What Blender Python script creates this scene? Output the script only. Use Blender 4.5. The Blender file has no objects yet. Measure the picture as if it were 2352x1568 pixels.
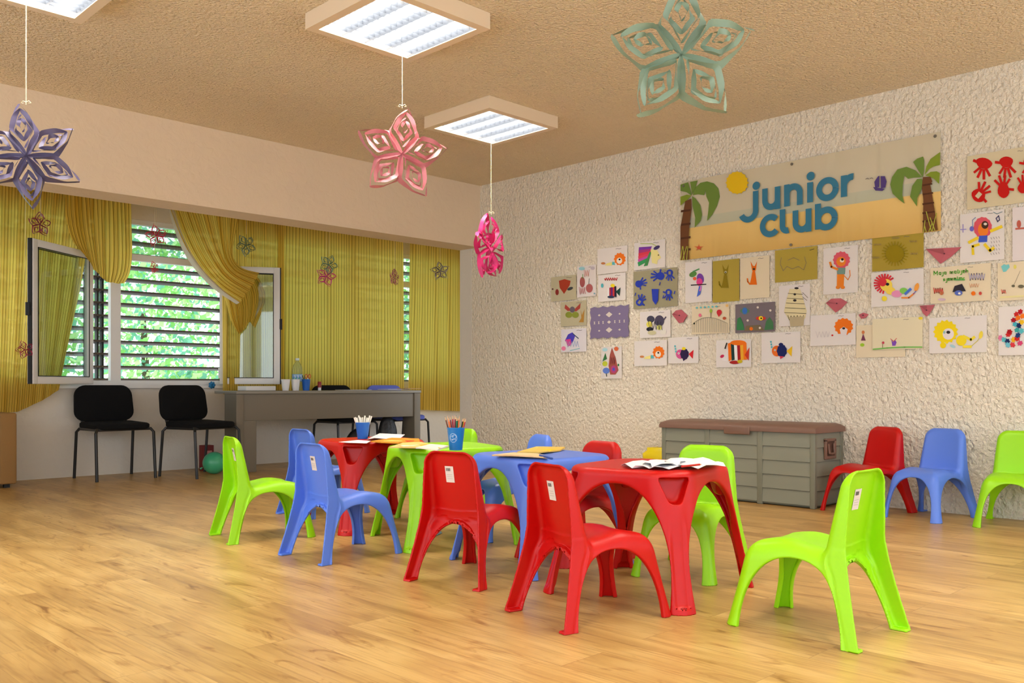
import bpy, math, random
import numpy as np
from mathutils import Vector, Matrix
random.seed(7); rng = np.random.default_rng(7)
S = bpy.context.scene; C = S.collection
PI = math.pi
# ------------------------------------------------------------------ measured frame
F = 2057.0; CU = 1176.0; HV = 885.0; H = 0.80            # focal (px), centre column, horizon row, eye height
A = math.radians(45.17); SA, CA = math.sin(A), math.cos(A)
def world(r, d): return (r*SA + d*CA, -r*CA + d*SA)
def floor_pt(u, v, z=0.0):
    d = (H-z)*F/(v-HV); x, y = world((u-CU)/F*d, d); return Vector((x, y, z))
def at_depth(u, v, d):
    x, y = world((u-CU)/F*d, d); return Vector((x, y, H-(v-HV)*d/F))
def on_y(u, v, Y):
    k = (u-CU)/F; d = Y/(-k*CA+SA); return Vector((d*(k*SA+CA), Y, H-(v-HV)*d/F))
XR = 5.906                                                # right wall
def on_wall(u, v):
    k = (u-CU)/F; d = XR/(k*SA+CA); return (-(-k*d*CA+d*SA), H-(v-HV)*d/F)   # (a=-y, z)
YW = 8.28; YB0 = 6.38; YB1 = 6.67; ZC = 2.735; ZB = 2.14  # window wall, beam front/back, ceiling, beam underside

# ------------------------------------------------------------------ materials
def lin(c):
    return tuple(((v/255)/12.92 if v/255 <= .04045 else ((v/255+.055)/1.055)**2.4) for v in c)
_m = {}
def mat(name, rgb, rough=.6, spec=.5, metal=0, bump=None, trans=0, coat=0):
    if name in _m: return _m[name]
    m = bpy.data.materials.new(name); m.use_nodes = True; nt = m.node_tree
    b = nt.nodes['Principled BSDF']
    b.inputs['Base Color'].default_value = (*lin(rgb), 1); b.inputs['Roughness'].default_value = rough
    b.inputs['Metallic'].default_value = metal; b.inputs['Specular IOR Level'].default_value = spec
    b.inputs['Coat Weight'].default_value = coat
    if bump:
        sc, st, dist = bump
        tc = nt.nodes.new('ShaderNodeTexCoord'); n = nt.nodes.new('ShaderNodeTexNoise'); bp = nt.nodes.new('ShaderNodeBump')
        n.inputs['Scale'].default_value = sc; n.inputs['Detail'].default_value = 4
        bp.inputs['Strength'].default_value = st; bp.inputs['Distance'].default_value = dist
        nt.links.new(tc.outputs['Object'], n.inputs['Vector']); nt.links.new(n.outputs['Fac'], bp.inputs['Height'])
        nt.links.new(bp.outputs['Normal'], b.inputs['Normal'])
    _m[name] = m; return m
def paint(rgb):
    return mat('paint_%d_%d_%d' % tuple(int(c) for c in rgb), rgb, .8, .2)
def plaster(name, rgb, scale, dist, stretch=(1, 1, 1), rough=.9):
    m = bpy.data.materials.new(name); m.use_nodes = True; nt = m.node_tree; N = nt.nodes; L = nt.links
    b = N['Principled BSDF']; b.inputs['Roughness'].default_value = rough; b.inputs['Specular IOR Level'].default_value = .2
    tc = N.new('ShaderNodeTexCoord'); mp = N.new('ShaderNodeMapping'); mp.inputs['Scale'].default_value = stretch
    L.new(tc.outputs['Object'], mp.inputs['Vector'])
    n1 = N.new('ShaderNodeTexNoise'); n1.inputs['Scale'].default_value = scale; n1.inputs['Detail'].default_value = 3; n1.inputs['Roughness'].default_value = .55
    n1.inputs['Distortion'].default_value = .6
    n2 = N.new('ShaderNodeTexVoronoi'); n2.inputs['Scale'].default_value = scale*1.1; n2.feature = 'SMOOTH_F1'
    ad = N.new('ShaderNodeMath'); ad.operation = 'MULTIPLY_ADD'; ad.inputs[1].default_value = -.55
    for n in (n1, n2): L.new(mp.outputs['Vector'], n.inputs['Vector'])
    L.new(n2.outputs['Distance'], ad.inputs[0]); L.new(n1.outputs['Fac'], ad.inputs[2])
    bp = N.new('ShaderNodeBump'); bp.inputs['Strength'].default_value = 1; bp.inputs['Distance'].default_value = dist
    L.new(ad.outputs[0], bp.inputs['Height']); L.new(bp.outputs['Normal'], b.inputs['Normal'])
    n3 = N.new('ShaderNodeTexNoise'); n3.inputs['Scale'].default_value = .9; L.new(tc.outputs['Object'], n3.inputs['Vector'])
    mx = N.new('ShaderNodeMix'); mx.data_type = 'RGBA'
    mx.inputs[6].default_value = (*lin(rgb), 1); mx.inputs[7].default_value = (*lin([c*.955 for c in rgb]), 1)
    L.new(n3.outputs['Fac'], mx.inputs[0]); L.new(mx.outputs[2], b.inputs['Base Color'])
    return m
def wood_floor():
    m = bpy.data.materials.new('laminate_planks'); m.use_nodes = True; nt = m.node_tree; N = nt.nodes; L = nt.links
    b = N['Principled BSDF']; tc = N.new('ShaderNodeTexCoord')
    mp = N.new('ShaderNodeMapping'); mp.inputs['Rotation'].default_value = (0, 0, PI/2); L.new(tc.outputs['Object'], mp.inputs['Vector'])
    br = N.new('ShaderNodeTexBrick'); br.offset = .37; br.offset_frequency = 2
    br.inputs['Scale'].default_value = 1; br.inputs['Brick Width'].default_value = 1.25; br.inputs['Row Height'].default_value = .19
    br.inputs['Mortar Size'].default_value = .0012; br.inputs['Mortar Smooth'].default_value = .3
    br.inputs['Color1'].default_value = (0, 0, 0, 1); br.inputs['Color2'].default_value = (1, 1, 1, 1); br.inputs['Mortar'].default_value = (.5, .5, .5, 1)
    L.new(mp.outputs['Vector'], br.inputs['Vector'])
    # per-plank shift of the grain
    sc = N.new('ShaderNodeVectorMath'); sc.operation = 'SCALE'; sc.inputs['Scale'].default_value = 7.3; L.new(br.outputs['Color'], sc.inputs[0])
    ad = N.new('ShaderNodeVectorMath'); L.new(mp.outputs['Vector'], ad.inputs[0]); L.new(sc.outputs[0], ad.inputs[1])
    def noise(scale, stretch, detail, dist):
        q = N.new('ShaderNodeMapping'); q.inputs['Scale'].default_value = stretch; L.new(ad.outputs[0], q.inputs['Vector'])
        n = N.new('ShaderNodeTexNoise'); n.inputs['Scale'].default_value = scale; n.inputs['Detail'].default_value = detail
        n.inputs['Distortion'].default_value = dist; L.new(q.outputs[0], n.inputs['Vector']); return n
    big = noise(2.6, (.55, 2.4, 1), 3, 1.2); fine = noise(20, (.16, 4.5, 1), 5, .6); knot = noise(3.4, (1.0, 3.4, 1), 4, 2.0)
    def ramp(n, stops):
        r = N.new('ShaderNodeValToRGB'); e = r.color_ramp.elements
        e[0].position, e[0].color = stops[0][0], (*lin(stops[0][1]), 1); e[1].position, e[1].color = stops[-1][0], (*lin(stops[-1][1]), 1)
        for p, c in stops[1:-1]: x = e.new(p); x.color = (*lin(c), 1)
        L.new(n.outputs['Fac'], r.inputs[0]); return r
    base = ramp(big, [(.25, (168, 130, 74)), (.5, (196, 158, 94)), (.78, (216, 182, 118))])
    grain = ramp(fine, [(.3, (214, 202, 186)), (.52, (255, 255, 255))])
    kn = ramp(knot, [(.25, (150, 112, 72)), (.32, (218, 202, 182)), (.42, (255, 255, 255))])
    def mul(a, c, f):
        x = N.new('ShaderNodeMix'); x.data_type = 'RGBA'; x.blend_type = 'MULTIPLY'; x.inputs[0].default_value = f
        L.new(a, x.inputs[6]); L.new(c, x.inputs[7]); return x.outputs[2]
    c = mul(base.outputs[0], grain.outputs[0], .8); c = mul(c, kn.outputs[0], .75)
    pl = N.new('ShaderNodeValToRGB'); pl.color_ramp.elements[0].color = (.80, .78, .76, 1); pl.color_ramp.elements[1].color = (1, 1, 1, 1)
    L.new(br.outputs['Color'], pl.inputs[0]); c = mul(c, pl.outputs[0], .8)
    mo = N.new('ShaderNodeMix'); mo.data_type = 'RGBA'; mo.inputs[7].default_value = (*lin((128, 92, 52)), 1)
    sm = N.new('ShaderNodeMath'); sm.operation = 'MULTIPLY'; sm.inputs[1].default_value = .5; L.new(br.outputs['Fac'], sm.inputs[0])
    L.new(sm.outputs[0], mo.inputs[0]); L.new(c, mo.inputs[6]); L.new(mo.outputs[2], b.inputs['Base Color'])
    rr = N.new('ShaderNodeMapRange'); rr.inputs[3].default_value = .30; rr.inputs[4].default_value = .44; L.new(fine.outputs['Fac'], rr.inputs[0])
    L.new(rr.outputs[0], b.inputs['Roughness']); b.inputs['Specular IOR Level'].default_value = .45
    bp = N.new('ShaderNodeBump'); bp.inputs['Strength'].default_value = .12; bp.inputs['Distance'].default_value = .002
    L.new(fine.outputs['Fac'], bp.inputs['Height']); L.new(bp.outputs['Normal'], b.inputs['Normal'])
    return m
def curtain_mat(name='striped_voile', a=(243, 210, 100), d=(110, 82, 20), tr=.6, stripe=True):
    m = bpy.data.materials.new(name); m.use_nodes = True; nt = m.node_tree; N = nt.nodes; L = nt.links
    N.remove(N['Principled BSDF']); out = N['Material Output']
    uv = N.new('ShaderNodeUVMap'); sp = N.new('ShaderNodeSeparateXYZ'); L.new(uv.outputs[0], sp.inputs[0])
    mul = N.new('ShaderNodeMath'); mul.operation = 'MULTIPLY'; mul.inputs[1].default_value = 17.5; L.new(sp.outputs[0], mul.inputs[0])
    fr = N.new('ShaderNodeMath'); fr.operation = 'FRACT'; L.new(mul.outputs[0], fr.inputs[0])
    r = N.new('ShaderNodeValToRGB'); e = r.color_ramp.elements; r.color_ramp.interpolation = 'EASE'
    e[0].position = 0; e[0].color = (*lin(a), 1); e[1].position = .42; e[1].color = (*lin(a), 1)
    if stripe:
        x = e.new(.50); x.color = (*lin(d), 1); x = e.new(.56); x.color = (*lin(d), 1)
        x = e.new(.64); x.color = (*lin(a), 1); x = e.new(.84); x.color = (*lin([c*.86 for c in a]), 1); x = e.new(1.0); x.color = (*lin(a), 1)
    L.new(fr.outputs[0], r.inputs[0])
    n = N.new('ShaderNodeTexNoise'); n.inputs['Scale'].default_value = 3; n.inputs['Detail'].default_value = 3
    tc = N.new('ShaderNodeTexCoord'); L.new(tc.outputs['Object'], n.inputs['Vector'])
    df = N.new('ShaderNodeBsdfDiffuse'); tl = N.new('ShaderNodeBsdfTranslucent'); tp = N.new('ShaderNodeBsdfTransparent')
    L.new(r.outputs[0], df.inputs[0]); L.new(r.outputs[0], tl.inputs[0]); tp.inputs[0].default_value = (*lin((235, 215, 120)), 1)
    m1 = N.new('ShaderNodeMixShader'); m1.inputs[0].default_value = tr; L.new(df.outputs[0], m1.inputs[1]); L.new(tl.outputs[0], m1.inputs[2])
    m2 = N.new('ShaderNodeMixShader'); m2.inputs[0].default_value = .03; L.new(m1.outputs[0], m2.inputs[1]); L.new(tp.outputs[0], m2.inputs[2])
    L.new(m2.outputs[0], out.inputs[0]); return m
def glass_mat(name='window_glass', tint=(225, 235, 232), refl=.10):
    m = bpy.data.materials.new(name); m.use_nodes = True; nt = m.node_tree; N = nt.nodes; L = nt.links
    N.remove(N['Principled BSDF']); tp = N.new('ShaderNodeBsdfTransparent'); gl = N.new('ShaderNodeBsdfGlossy'); mx = N.new('ShaderNodeMixShader')
    mx.inputs[0].default_value = refl
    tp.inputs[0].default_value = (*lin(tint), 1); gl.inputs['Roughness'].default_value = .02
    L.new(tp.outputs[0], mx.inputs[1]); L.new(gl.outputs[0], mx.inputs[2]); L.new(mx.outputs[0], N['Material Output'].inputs[0]); return m
def emit(name, rgb, st):
    m = bpy.data.materials.new(name); m.use_nodes = True; nt = m.node_tree; nt.nodes.remove(nt.nodes['Principled BSDF'])
    e = nt.nodes.new('ShaderNodeEmission'); e.inputs[0].default_value = (*lin(rgb), 1); e.inputs[1].default_value = st
    nt.links.new(e.outputs[0], nt.nodes['Material Output'].inputs[0]); return m
def leaf_mat(name, rgb):
    m = bpy.data.materials.new(name); m.use_nodes = True; nt = m.node_tree; N = nt.nodes; L = nt.links
    N.remove(N['Principled BSDF']); df = N.new('ShaderNodeBsdfDiffuse'); tl = N.new('ShaderNodeBsdfTranslucent'); mx = N.new('ShaderNodeMixShader')
    for q in (df, tl): q.inputs[0].default_value = (*lin(rgb), 1)
    mx.inputs[0].default_value = .5; L.new(df.outputs[0], mx.inputs[1]); L.new(tl.outputs[0], mx.inputs[2]); L.new(mx.outputs[0], N['Material Output'].inputs[0]); return m

# ------------------------------------------------------------------ mesh builder
class MB:
    def __init__(s): s.v = []; s.f = []; s.mi = []; s.ms = []; s.uv = None
    def slot(s, m):
        if m not in s.ms: s.ms.append(m)
        return s.ms.index(m)
    def add(s, vs, fs, m):
        o = len(s.v); k = s.slot(m); s.v += [tuple(v) for v in vs]; s.f += [tuple(i+o for i in f) for f in fs]; s.mi += [k]*len(fs)
    def box(s, lo, hi, m, M=None):
        (a, b, c), (d, e, f) = lo, hi
        vs = [Vector(p) for p in ((a,b,c),(d,b,c),(d,e,c),(a,e,c),(a,b,f),(d,b,f),(d,e,f),(a,e,f))]
        if M: vs = [M @ v for v in vs]
        s.add(vs, [(0,3,2,1),(4,5,6,7),(0,1,5,4),(1,2,6,5),(2,3,7,6),(3,0,4,7)], m)
    def rbox(s, lo, hi, m, r=.01, M=None, seg=3):
        # rounded box: profile stack of rounded rectangles
        (a, b, c), (d, e, f) = lo, hi; r = min(r, (d-a)/2.01, (e-b)/2.01, (f-c)/2.01)
        cx, cy = (a+d)/2, (b+e)/2; rings = []
        prof = [(c+r-r*math.cos(t), r-r*math.sin(t)) for t in [PI/2*i/seg for i in range(seg+1)]]
        prof += [(f-r+r*math.sin(t), r-r*math.cos(t)) for t in [PI/2*i/seg for i in range(seg+1)]]
        for z, ins in prof:
            ring = []
            for q, (sx, sy) in enumerate(((1,1),(-1,1),(-1,-1),(1,-1))):
                for i in range(seg+1):
                    t = PI/2*(q + i/seg); px = cx+sx*((d-a)/2-r) + (r-ins)*math.cos(t); py = cy+sy*((e-b)/2-r) + (r-ins)*math.sin(t)
                    ring.append(Vector((px, py, z)))
            rings.append(ring)
        s.loft(rings, m, True, M)
    def loft(s, rings, m, cap=True, M=None, closed=True):
        n = len(rings[0]); vs = [p for r in rings for p in r]; fs = []
        if M: vs = [M @ Vector(v) for v in vs]
        for i in range(len(rings)-1):
            for j in range(n if closed else n-1):
                k = (j+1) % n; fs.append((i*n+j, i*n+k, (i+1)*n+k, (i+1)*n+j))
        if cap: fs.append(tuple(range(n-1, -1, -1))); fs.append(tuple((len(rings)-1)*n+j for j in range(n)))
        s.add(vs, fs, m)
    def tube(s, pts, r, m, n=10, cap=True):
        pts = [Vector(p) for p in pts]; rings = []; up = None
        for i, p in enumerate(pts):
            t = (pts[min(i+1, len(pts)-1)]-pts[max(i-1, 0)]).normalized()
            if up is None: up = t.orthogonal().normalized()
            up = (up - t*up.dot(t)).normalized(); w = t.cross(up); rr = r[i] if isinstance(r, (list, tuple)) else r
            rings.append([p + (up*math.cos(2*PI*k/n) + w*math.sin(2*PI*k/n))*rr for k in range(n)])
        s.loft(rings, m, cap)
    def lathe(s, prof, m, n=24, M=None, cap=True):
        s.loft([[Vector((r*math.cos(2*PI*k/n), r*math.sin(2*PI*k/n), z)) for k in range(n)] for r, z in prof], m, cap, M)
    def build(s, name, parent=None, smooth=True, ang=35):
        me = bpy.data.meshes.new(name); me.from_pydata(s.v, [], s.f)
        for m in s.ms: me.materials.append(m)
        me.polygons.foreach_set('material_index', s.mi); me.update()
        if smooth:
            me.polygons.foreach_set('use_smooth', [True]*len(s.f))
            try: me.set_sharp_from_angle(angle=math.radians(ang))
            except Exception: pass
        o = bpy.data.objects.new(name, me); C.objects.link(o)
        if parent: o.parent = parent
        return o
def tag(o, label, cat, group=None):
    o['label'] = label; o['category'] = cat
    if group: o['group'] = group
    return o
def thing(name, label, cat, loc=(0, 0, 0), rz=0, group=None):
    o = bpy.data.objects.new(name, None); C.objects.link(o); o.location = loc; o.rotation_euler = (0, 0, rz); o.empty_display_size = .05
    return tag(o, label, cat, group)
def struct(o): o['kind'] = 'structure'; return o
def copy_tree(o, parent=None):
    c = o.copy(); C.objects.link(c); c.parent = parent
    for ch in [x for x in o.children]: copy_tree(ch, c)
    return c

# ------------------------------------------------------------------ camera
cam = bpy.data.cameras.new('camera'); co = bpy.data.objects.new('camera', cam); C.objects.link(co); S.camera = co
cam.lens = F/2352*36; cam.sensor_width = 36; cam.shift_y = (HV-784)/2352; cam.clip_start = .02
co.location = (0, 0, H); co.rotation_euler = (PI/2, 0, math.atan2(SA, CA)-PI/2)
S.view_settings.view_transform = 'Standard'; S.view_settings.look = 'None'; S.view_settings.gamma = 1; S.view_settings.exposure = 0.08
S.view_settings.use_curve_mapping = False
S.cycles.max_bounces = 6; S.cycles.diffuse_bounces = 4; S.cycles.glossy_bounces = 3; S.cycles.transmission_bounces = 5; S.cycles.transparent_max_bounces = 8

# ------------------------------------------------------------------ shell
FL = wood_floor()
PW = plaster('rough_white_plaster', (246, 236, 216), 44, .026, (1, 1, .8))
PC = plaster('stippled_ceiling', (248, 228, 194), 60, .024)
PB = plaster('smooth_beam_paint', (232, 212, 184), 16, .005)
PS = plaster('smooth_white_wall', (228, 222, 210), 22, .005)
PV = mat('white_upvc', (232, 232, 230), .35)
X0, Y0 = -1.6, -1.8
def sbox(name, lo, hi, m):
    b = MB(); b.box(lo, hi, m); return struct(b.build(name, smooth=False))
sbox('floor', (X0-.2, Y0-.2, -.1), (8.6, YW+.3, 0), FL)
sbox('ceiling', (X0-.2, Y0-.2, ZC), (8.6, YW+.3, ZC+.15), PC)
sbox('wall_right', (XR, Y0, 0), (XR+.25, 6.50, ZC), PW)
sbox('wall_right_pillar', (XR-.004, 6.50, 0), (XR+.25, YB1, ZB+.02), PS)
def added_opening(name, lo, hi, axis, cuts):
    # wall with one long unseen opening added to let daylight in, sill .35 m, head 2.45 m, split by white mullions
    b = MB(); (xa, ya, za), (xb, yb, zb) = lo, hi
    b.box(lo, (xb, yb, .35), PS); b.box((xa, ya, 2.45), hi, PS)
    for c in cuts:
        if axis == 'y': b.box((xa, c, .35), (xb, c+.09, 2.45), PS)
        else: b.box((c, ya, .35), (c+.09, yb, 2.45), PS)
    return struct(b.build(name, smooth=False))
added_opening('wall_left', (X0-.2, Y0, 0), (X0, YW+.2, ZC), 'y', [Y0, Y0+1.5, Y0+3, Y0+4.5, Y0+6, Y0+7.5, YB0-.1, YB1+.1, YB1+.6, YW-.2, YW+.1])
added_opening('wall_back', (X0, Y0-.2, 0), (XR+.2, Y0, ZC), 'x', [X0, X0+1.5, X0+3, X0+4.5, X0+6, XR-.1, XR+.1])
b = MB(); b.box((X0-.12, YB0, .35), (X0-.1, YW+.2, 2.45), PS); struct(b.build('wall_left_infill', smooth=False))
sbox('trim_beam', (X0, YB0, ZB), (8.4, YB1, ZC), PB)
sbox('wall_bay', (8.3, YB1-.3, 0), (8.5, YW+.2, ZC), PS)
ZS, ZT = .80, 2.33                                        # sill, head
wx = [-1.3, .35, 1.75, 3.18, 4.43, 5.75, 7.3]
sbox('wall_window_lower', (X0, YW, 0), (8.4, YW+.2, ZS), PS)
sbox('wall_window_upper', (X0, YW, ZT), (8.4, YW+.2, ZC), PS)
sbox('wall_window_end', (7.3, YW, ZS), (8.4, YW+.2, ZT), PS)
sbox('wall_window_start', (X0, YW, ZS), (-1.3, YW+.2, ZT), PS)
b = MB(); b.box((-1.3, YW-.035, ZS-.025), (7.3, YW+.03, ZS), PV); struct(b.build('trim_sill'))
GL = glass_mat(); DK = mat('black_rubber', (25, 25, 25), .6)
SL = mat('brown_louvre_paint', (78, 64, 52), .6)
for i in range(6):
    xa, xb = wx[i], wx[i+1]
    w = thing('window_%d' % (i+1), '', ''); del w['label']; del w['category']; struct(w)
    w.location = (xa, YW+.05, ZS); b = MB(); zz = ZT-ZS; ww = xb-xa
    b.box((0, -.03, 0), (.045, .03, zz), PV); b.box((ww-.045, -.03, 0), (ww, .03, zz), PV)
    b.box((.045, -.03, 0), (ww-.045, .03, .045), PV); b.box((.045, -.03, zz-.045), (ww-.045, .03, zz), PV)
    b.box((.045, -.03, 1.15), (ww-.045, .03, 1.21), PV)
    b.build('window_frame', w, smooth=False)
    g = MB(); g.box((.045, -.004, 1.21), (ww-.045, .004, zz-.045), GL)
    if i not in (2, 3, 1): g.box((.045, -.004, .045), (ww-.045, .004, 1.15), GL)
    g.build('glass_pane', w, smooth=False)
    lv = thing('louvre_shutter', ['', '', 'brown slatted louvre outside the window left of the open casement',
        'brown horizontal louvre slats seen through the open window above the two black chairs',
        'brown louvre slats outside the window behind the long yellow curtain',
        'brown louvre slats seen in the narrow gap between the right-hand curtains'][i] or 'brown slatted louvre outside the window behind the left curtain', 'louvre', (xa, YW+.42, ZS-.1), 0, 'louvres outside the windows')
    b = MB(); k = 0
    while k*.12 < 1.75:
        M = Matrix.Translation((0, 0, 0.03+k*.12)) @ Matrix.Rotation(math.radians(-14), 4, 'X')
        b.rbox((.0, -.045, -.009), (ww, .045, .009), SL, .008, M, 2); k += 1
    b.build('slats', lv)
    for px in (0.012, ww-.032):
        b = MB(); b.box((px, -.03, -.02), (px+.02, .03, 1.78), DK); b.build('side_rail', lv, smooth=False)

# open casements
def casement(hx, hy, fx, fy, label, side):
    a = math.atan2(fy-hy, fx-hx); Lh = math.hypot(fx-hx, fy-hy)
    w = thing('window_casement', label, 'open window', (hx, hy, ZS+.012), a); z1 = 1.16; fw = .062
    b = MB()
    b.rbox((0, -.026, 0), (fw, .026, z1), PV, .006); b.rbox((Lh-fw, -.026, 0), (Lh, .026, z1), PV, .006)
    b.rbox((fw-.004, -.026, 0), (Lh-fw+.004, .026, fw), PV, .006); b.rbox((fw-.004, -.026, z1-fw), (Lh-fw+.004, .026, z1), PV, .006)
    b.build('sash_frame', w)
    b = MB(); b.box((fw, -.004, fw), (Lh-fw, .004, z1-fw), GL); b.build('glass_pane', w, smooth=False)
    b = MB(); t = .006
    for s in (-1, 1):
        y0, y1 = sorted((s*.024, s*.029))
        b.box((fw, y0, fw), (fw+t, y1, z1-fw), DK); b.box((Lh-fw-t, y0, fw), (Lh-fw, y1, z1-fw), DK)
        b.box((fw+t, y0, fw), (Lh-fw-t, y1, fw+t), DK); b.box((fw+t, y0, z1-fw-t), (Lh-fw-t, y1, z1-fw), DK)
    b.box((Lh, -.012, .0), (Lh+.012, .020, z1), DK); b.build('rubber_seal', w, smooth=False)
    b = MB(); b.rbox((Lh-.004, -.03, z1*.47), (Lh+.022, .01, z1*.56), DK, .004)
    b.build('latch', w)
    b = MB()
    for zz in (.06, z1-.16): b.tube([(-.004, 0, zz), (-.004, 0, zz+.1)], .011, PV, 8)
    b.build('hinge', w)
    return w
p1 = at_depth(69, 700, 7.12); h1 = on_y(209, 700, YW-.03)
casement(h1.x, h1.y, p1.x, p1.y, 'white casement window swung open at left under the draped curtain', 'l')
p2 = at_depth(643, 700, 8.93); h2 = on_y(505, 700, YW-.03)
casement(h2.x, h2.y, p2.x, p2.y, 'white casement window swung open beside the desk with curtain bunched over it', 'r')

# ------------------------------------------------------------------ garden beyond
LM = [leaf_mat('leaf_green', (150, 205, 120)), leaf_mat('leaf_light', (200, 230, 165)), leaf_mat('leaf_blue_green', (130, 190, 165))]
BK = mat('bark', (90, 75, 60), .9)
for i, (x, y, rx, rz, cz, lab) in enumerate([
        (5.6, 13.4, 1.15, 1.6, 1.9, 'leafy green tree outside, seen through the middle of the louvred window'),
        (3.3, 12.4, 1.1, 1.6, 1.5, 'leafy tree outside, at the left side of the louvred window'),
        (8.0, 12.8, 1.15, 1.7, 1.5, 'leafy tree outside behind the long yellow curtain'),
        (10.5, 12.6, 1.2, 1.7, 1.7, 'leafy tree outside behind the rightmost curtain'),
        (5.5, 11.3, 1.0, .7, .35, 'low green bush outside behind the bottom of the louvred window'),
        (.9, 11.5, 1.15, 1.5, 1.6, 'leafy tree outside behind the left curtain')]):
    t = thing('garden_tree', lab, 'tree', (x, y, -1.5), 0, 'trees outside the window')
    b = MB(); R_ = random.Random(i)
    for k in range(3600):
        while True:
            q = Vector((R_.uniform(-1, 1), R_.uniform(-1, 1), R_.uniform(-1, 1)))
            if .35 < q.length < 1: break
        c = Vector((q.x*rx, q.y*.8, cz+1.5+q.z*rz)); n = Vector((R_.gauss(0, 1), R_.gauss(0, 1), R_.gauss(0, 1))).normalized()
        e1 = n.orthogonal().normalized()*R_.uniform(.035, .085); e2 = n.cross(e1)*.55
        b.add([c-e1, c+e2, c+e1, c-e2], [(0, 1, 2, 3)], LM[R_.randrange(3)])
    b.build('foliage', t, smooth=False)
    b = MB(); b.tube([(0, 0, 0), (.05, 0, 1), (-.05, .05, cz+1.5)], [.1, .08, .04], BK); b.build('trunk', t)

# ------------------------------------------------------------------ ceiling lamps
LT = emit('lamp_light', (255, 245, 230), 52.0)
HO = mat('lamp_housing', (230, 210, 180), .5); LO = mat('louvre_metal', (98, 105, 116), .4, metal=0)
def lamp(cx, cy, label, first=[None]):
    if first[0]:
        c = copy_tree(first[0]); c.location = (cx, cy, ZC); c['label'] = label; return c
    t = thing('ceiling_light', label, 'ceiling light', (cx, cy, ZC), 0, 'square louvred ceiling lights')
    h, g, zt = .34, .29, -.085
    b = MB()
    for (lo, hi) in (((-h, -h), (h, -g)), ((-h, g), (h, h)), ((-h, -g), (-g, g)), ((g, -g), (h, g))):
        b.box((*lo, zt), (*hi, -.001), HO)
    b.build('housing', t, smooth=False)
    b = MB(); b.box((-g, -g, -.03), (g, g, -.028), LT); b.build('lamp_panel', t, smooth=False)
    b = MB()
    for k in range(5):                                    # long reflectors: V section
        x = -g + k*(2*g/4)
        for s in (-1, 1):
            if (k == 0 and s < 0) or (k == 4 and s > 0): continue
            b.add([(x, -g, zt+.004), (x, g, zt+.004), (x+s*.016, g, zt+.05), (x+s*.016, -g, zt+.05)], [(0, 1, 2, 3)], LO)
    for k in range(1, 12):                                # cross blades
        y = -g + k*(2*g/12)
        b.add([(-g, y, zt+.012), (g, y, zt+.012), (g, y+.006, zt+.045), (-g, y+.006, zt+.045)], [(0, 1, 2, 3)], LO)
        b.add([(-g, y, zt+.012), (g, y, zt+.012), (g, y-.006, zt+.045), (-g, y-.006, zt+.045)], [(0, 1, 2, 3)], LO)
    b.build('louvre_grid', t, smooth=False)
    first[0] = t; return t
lamp(2.86, 3.72, 'square louvred ceiling light at top centre above the pink star')
lamp(4.44, 4.68, 'smaller-looking square ceiling light farther back above the magenta star')
lamp(1.33, 4.47, 'square louvred ceiling light cut by the top left corner')
for x, y in ((3.9, 1.35), (2.3, .6), (.6, 1.3), (-.3, 3.6), (1.2, -1.0), (4.4, -1.0)):  # extra lamps added out of view to light the foreground floor
    l = lamp(x, y, 'square louvred ceiling light added outside the view to brighten the near part of the room')

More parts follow.
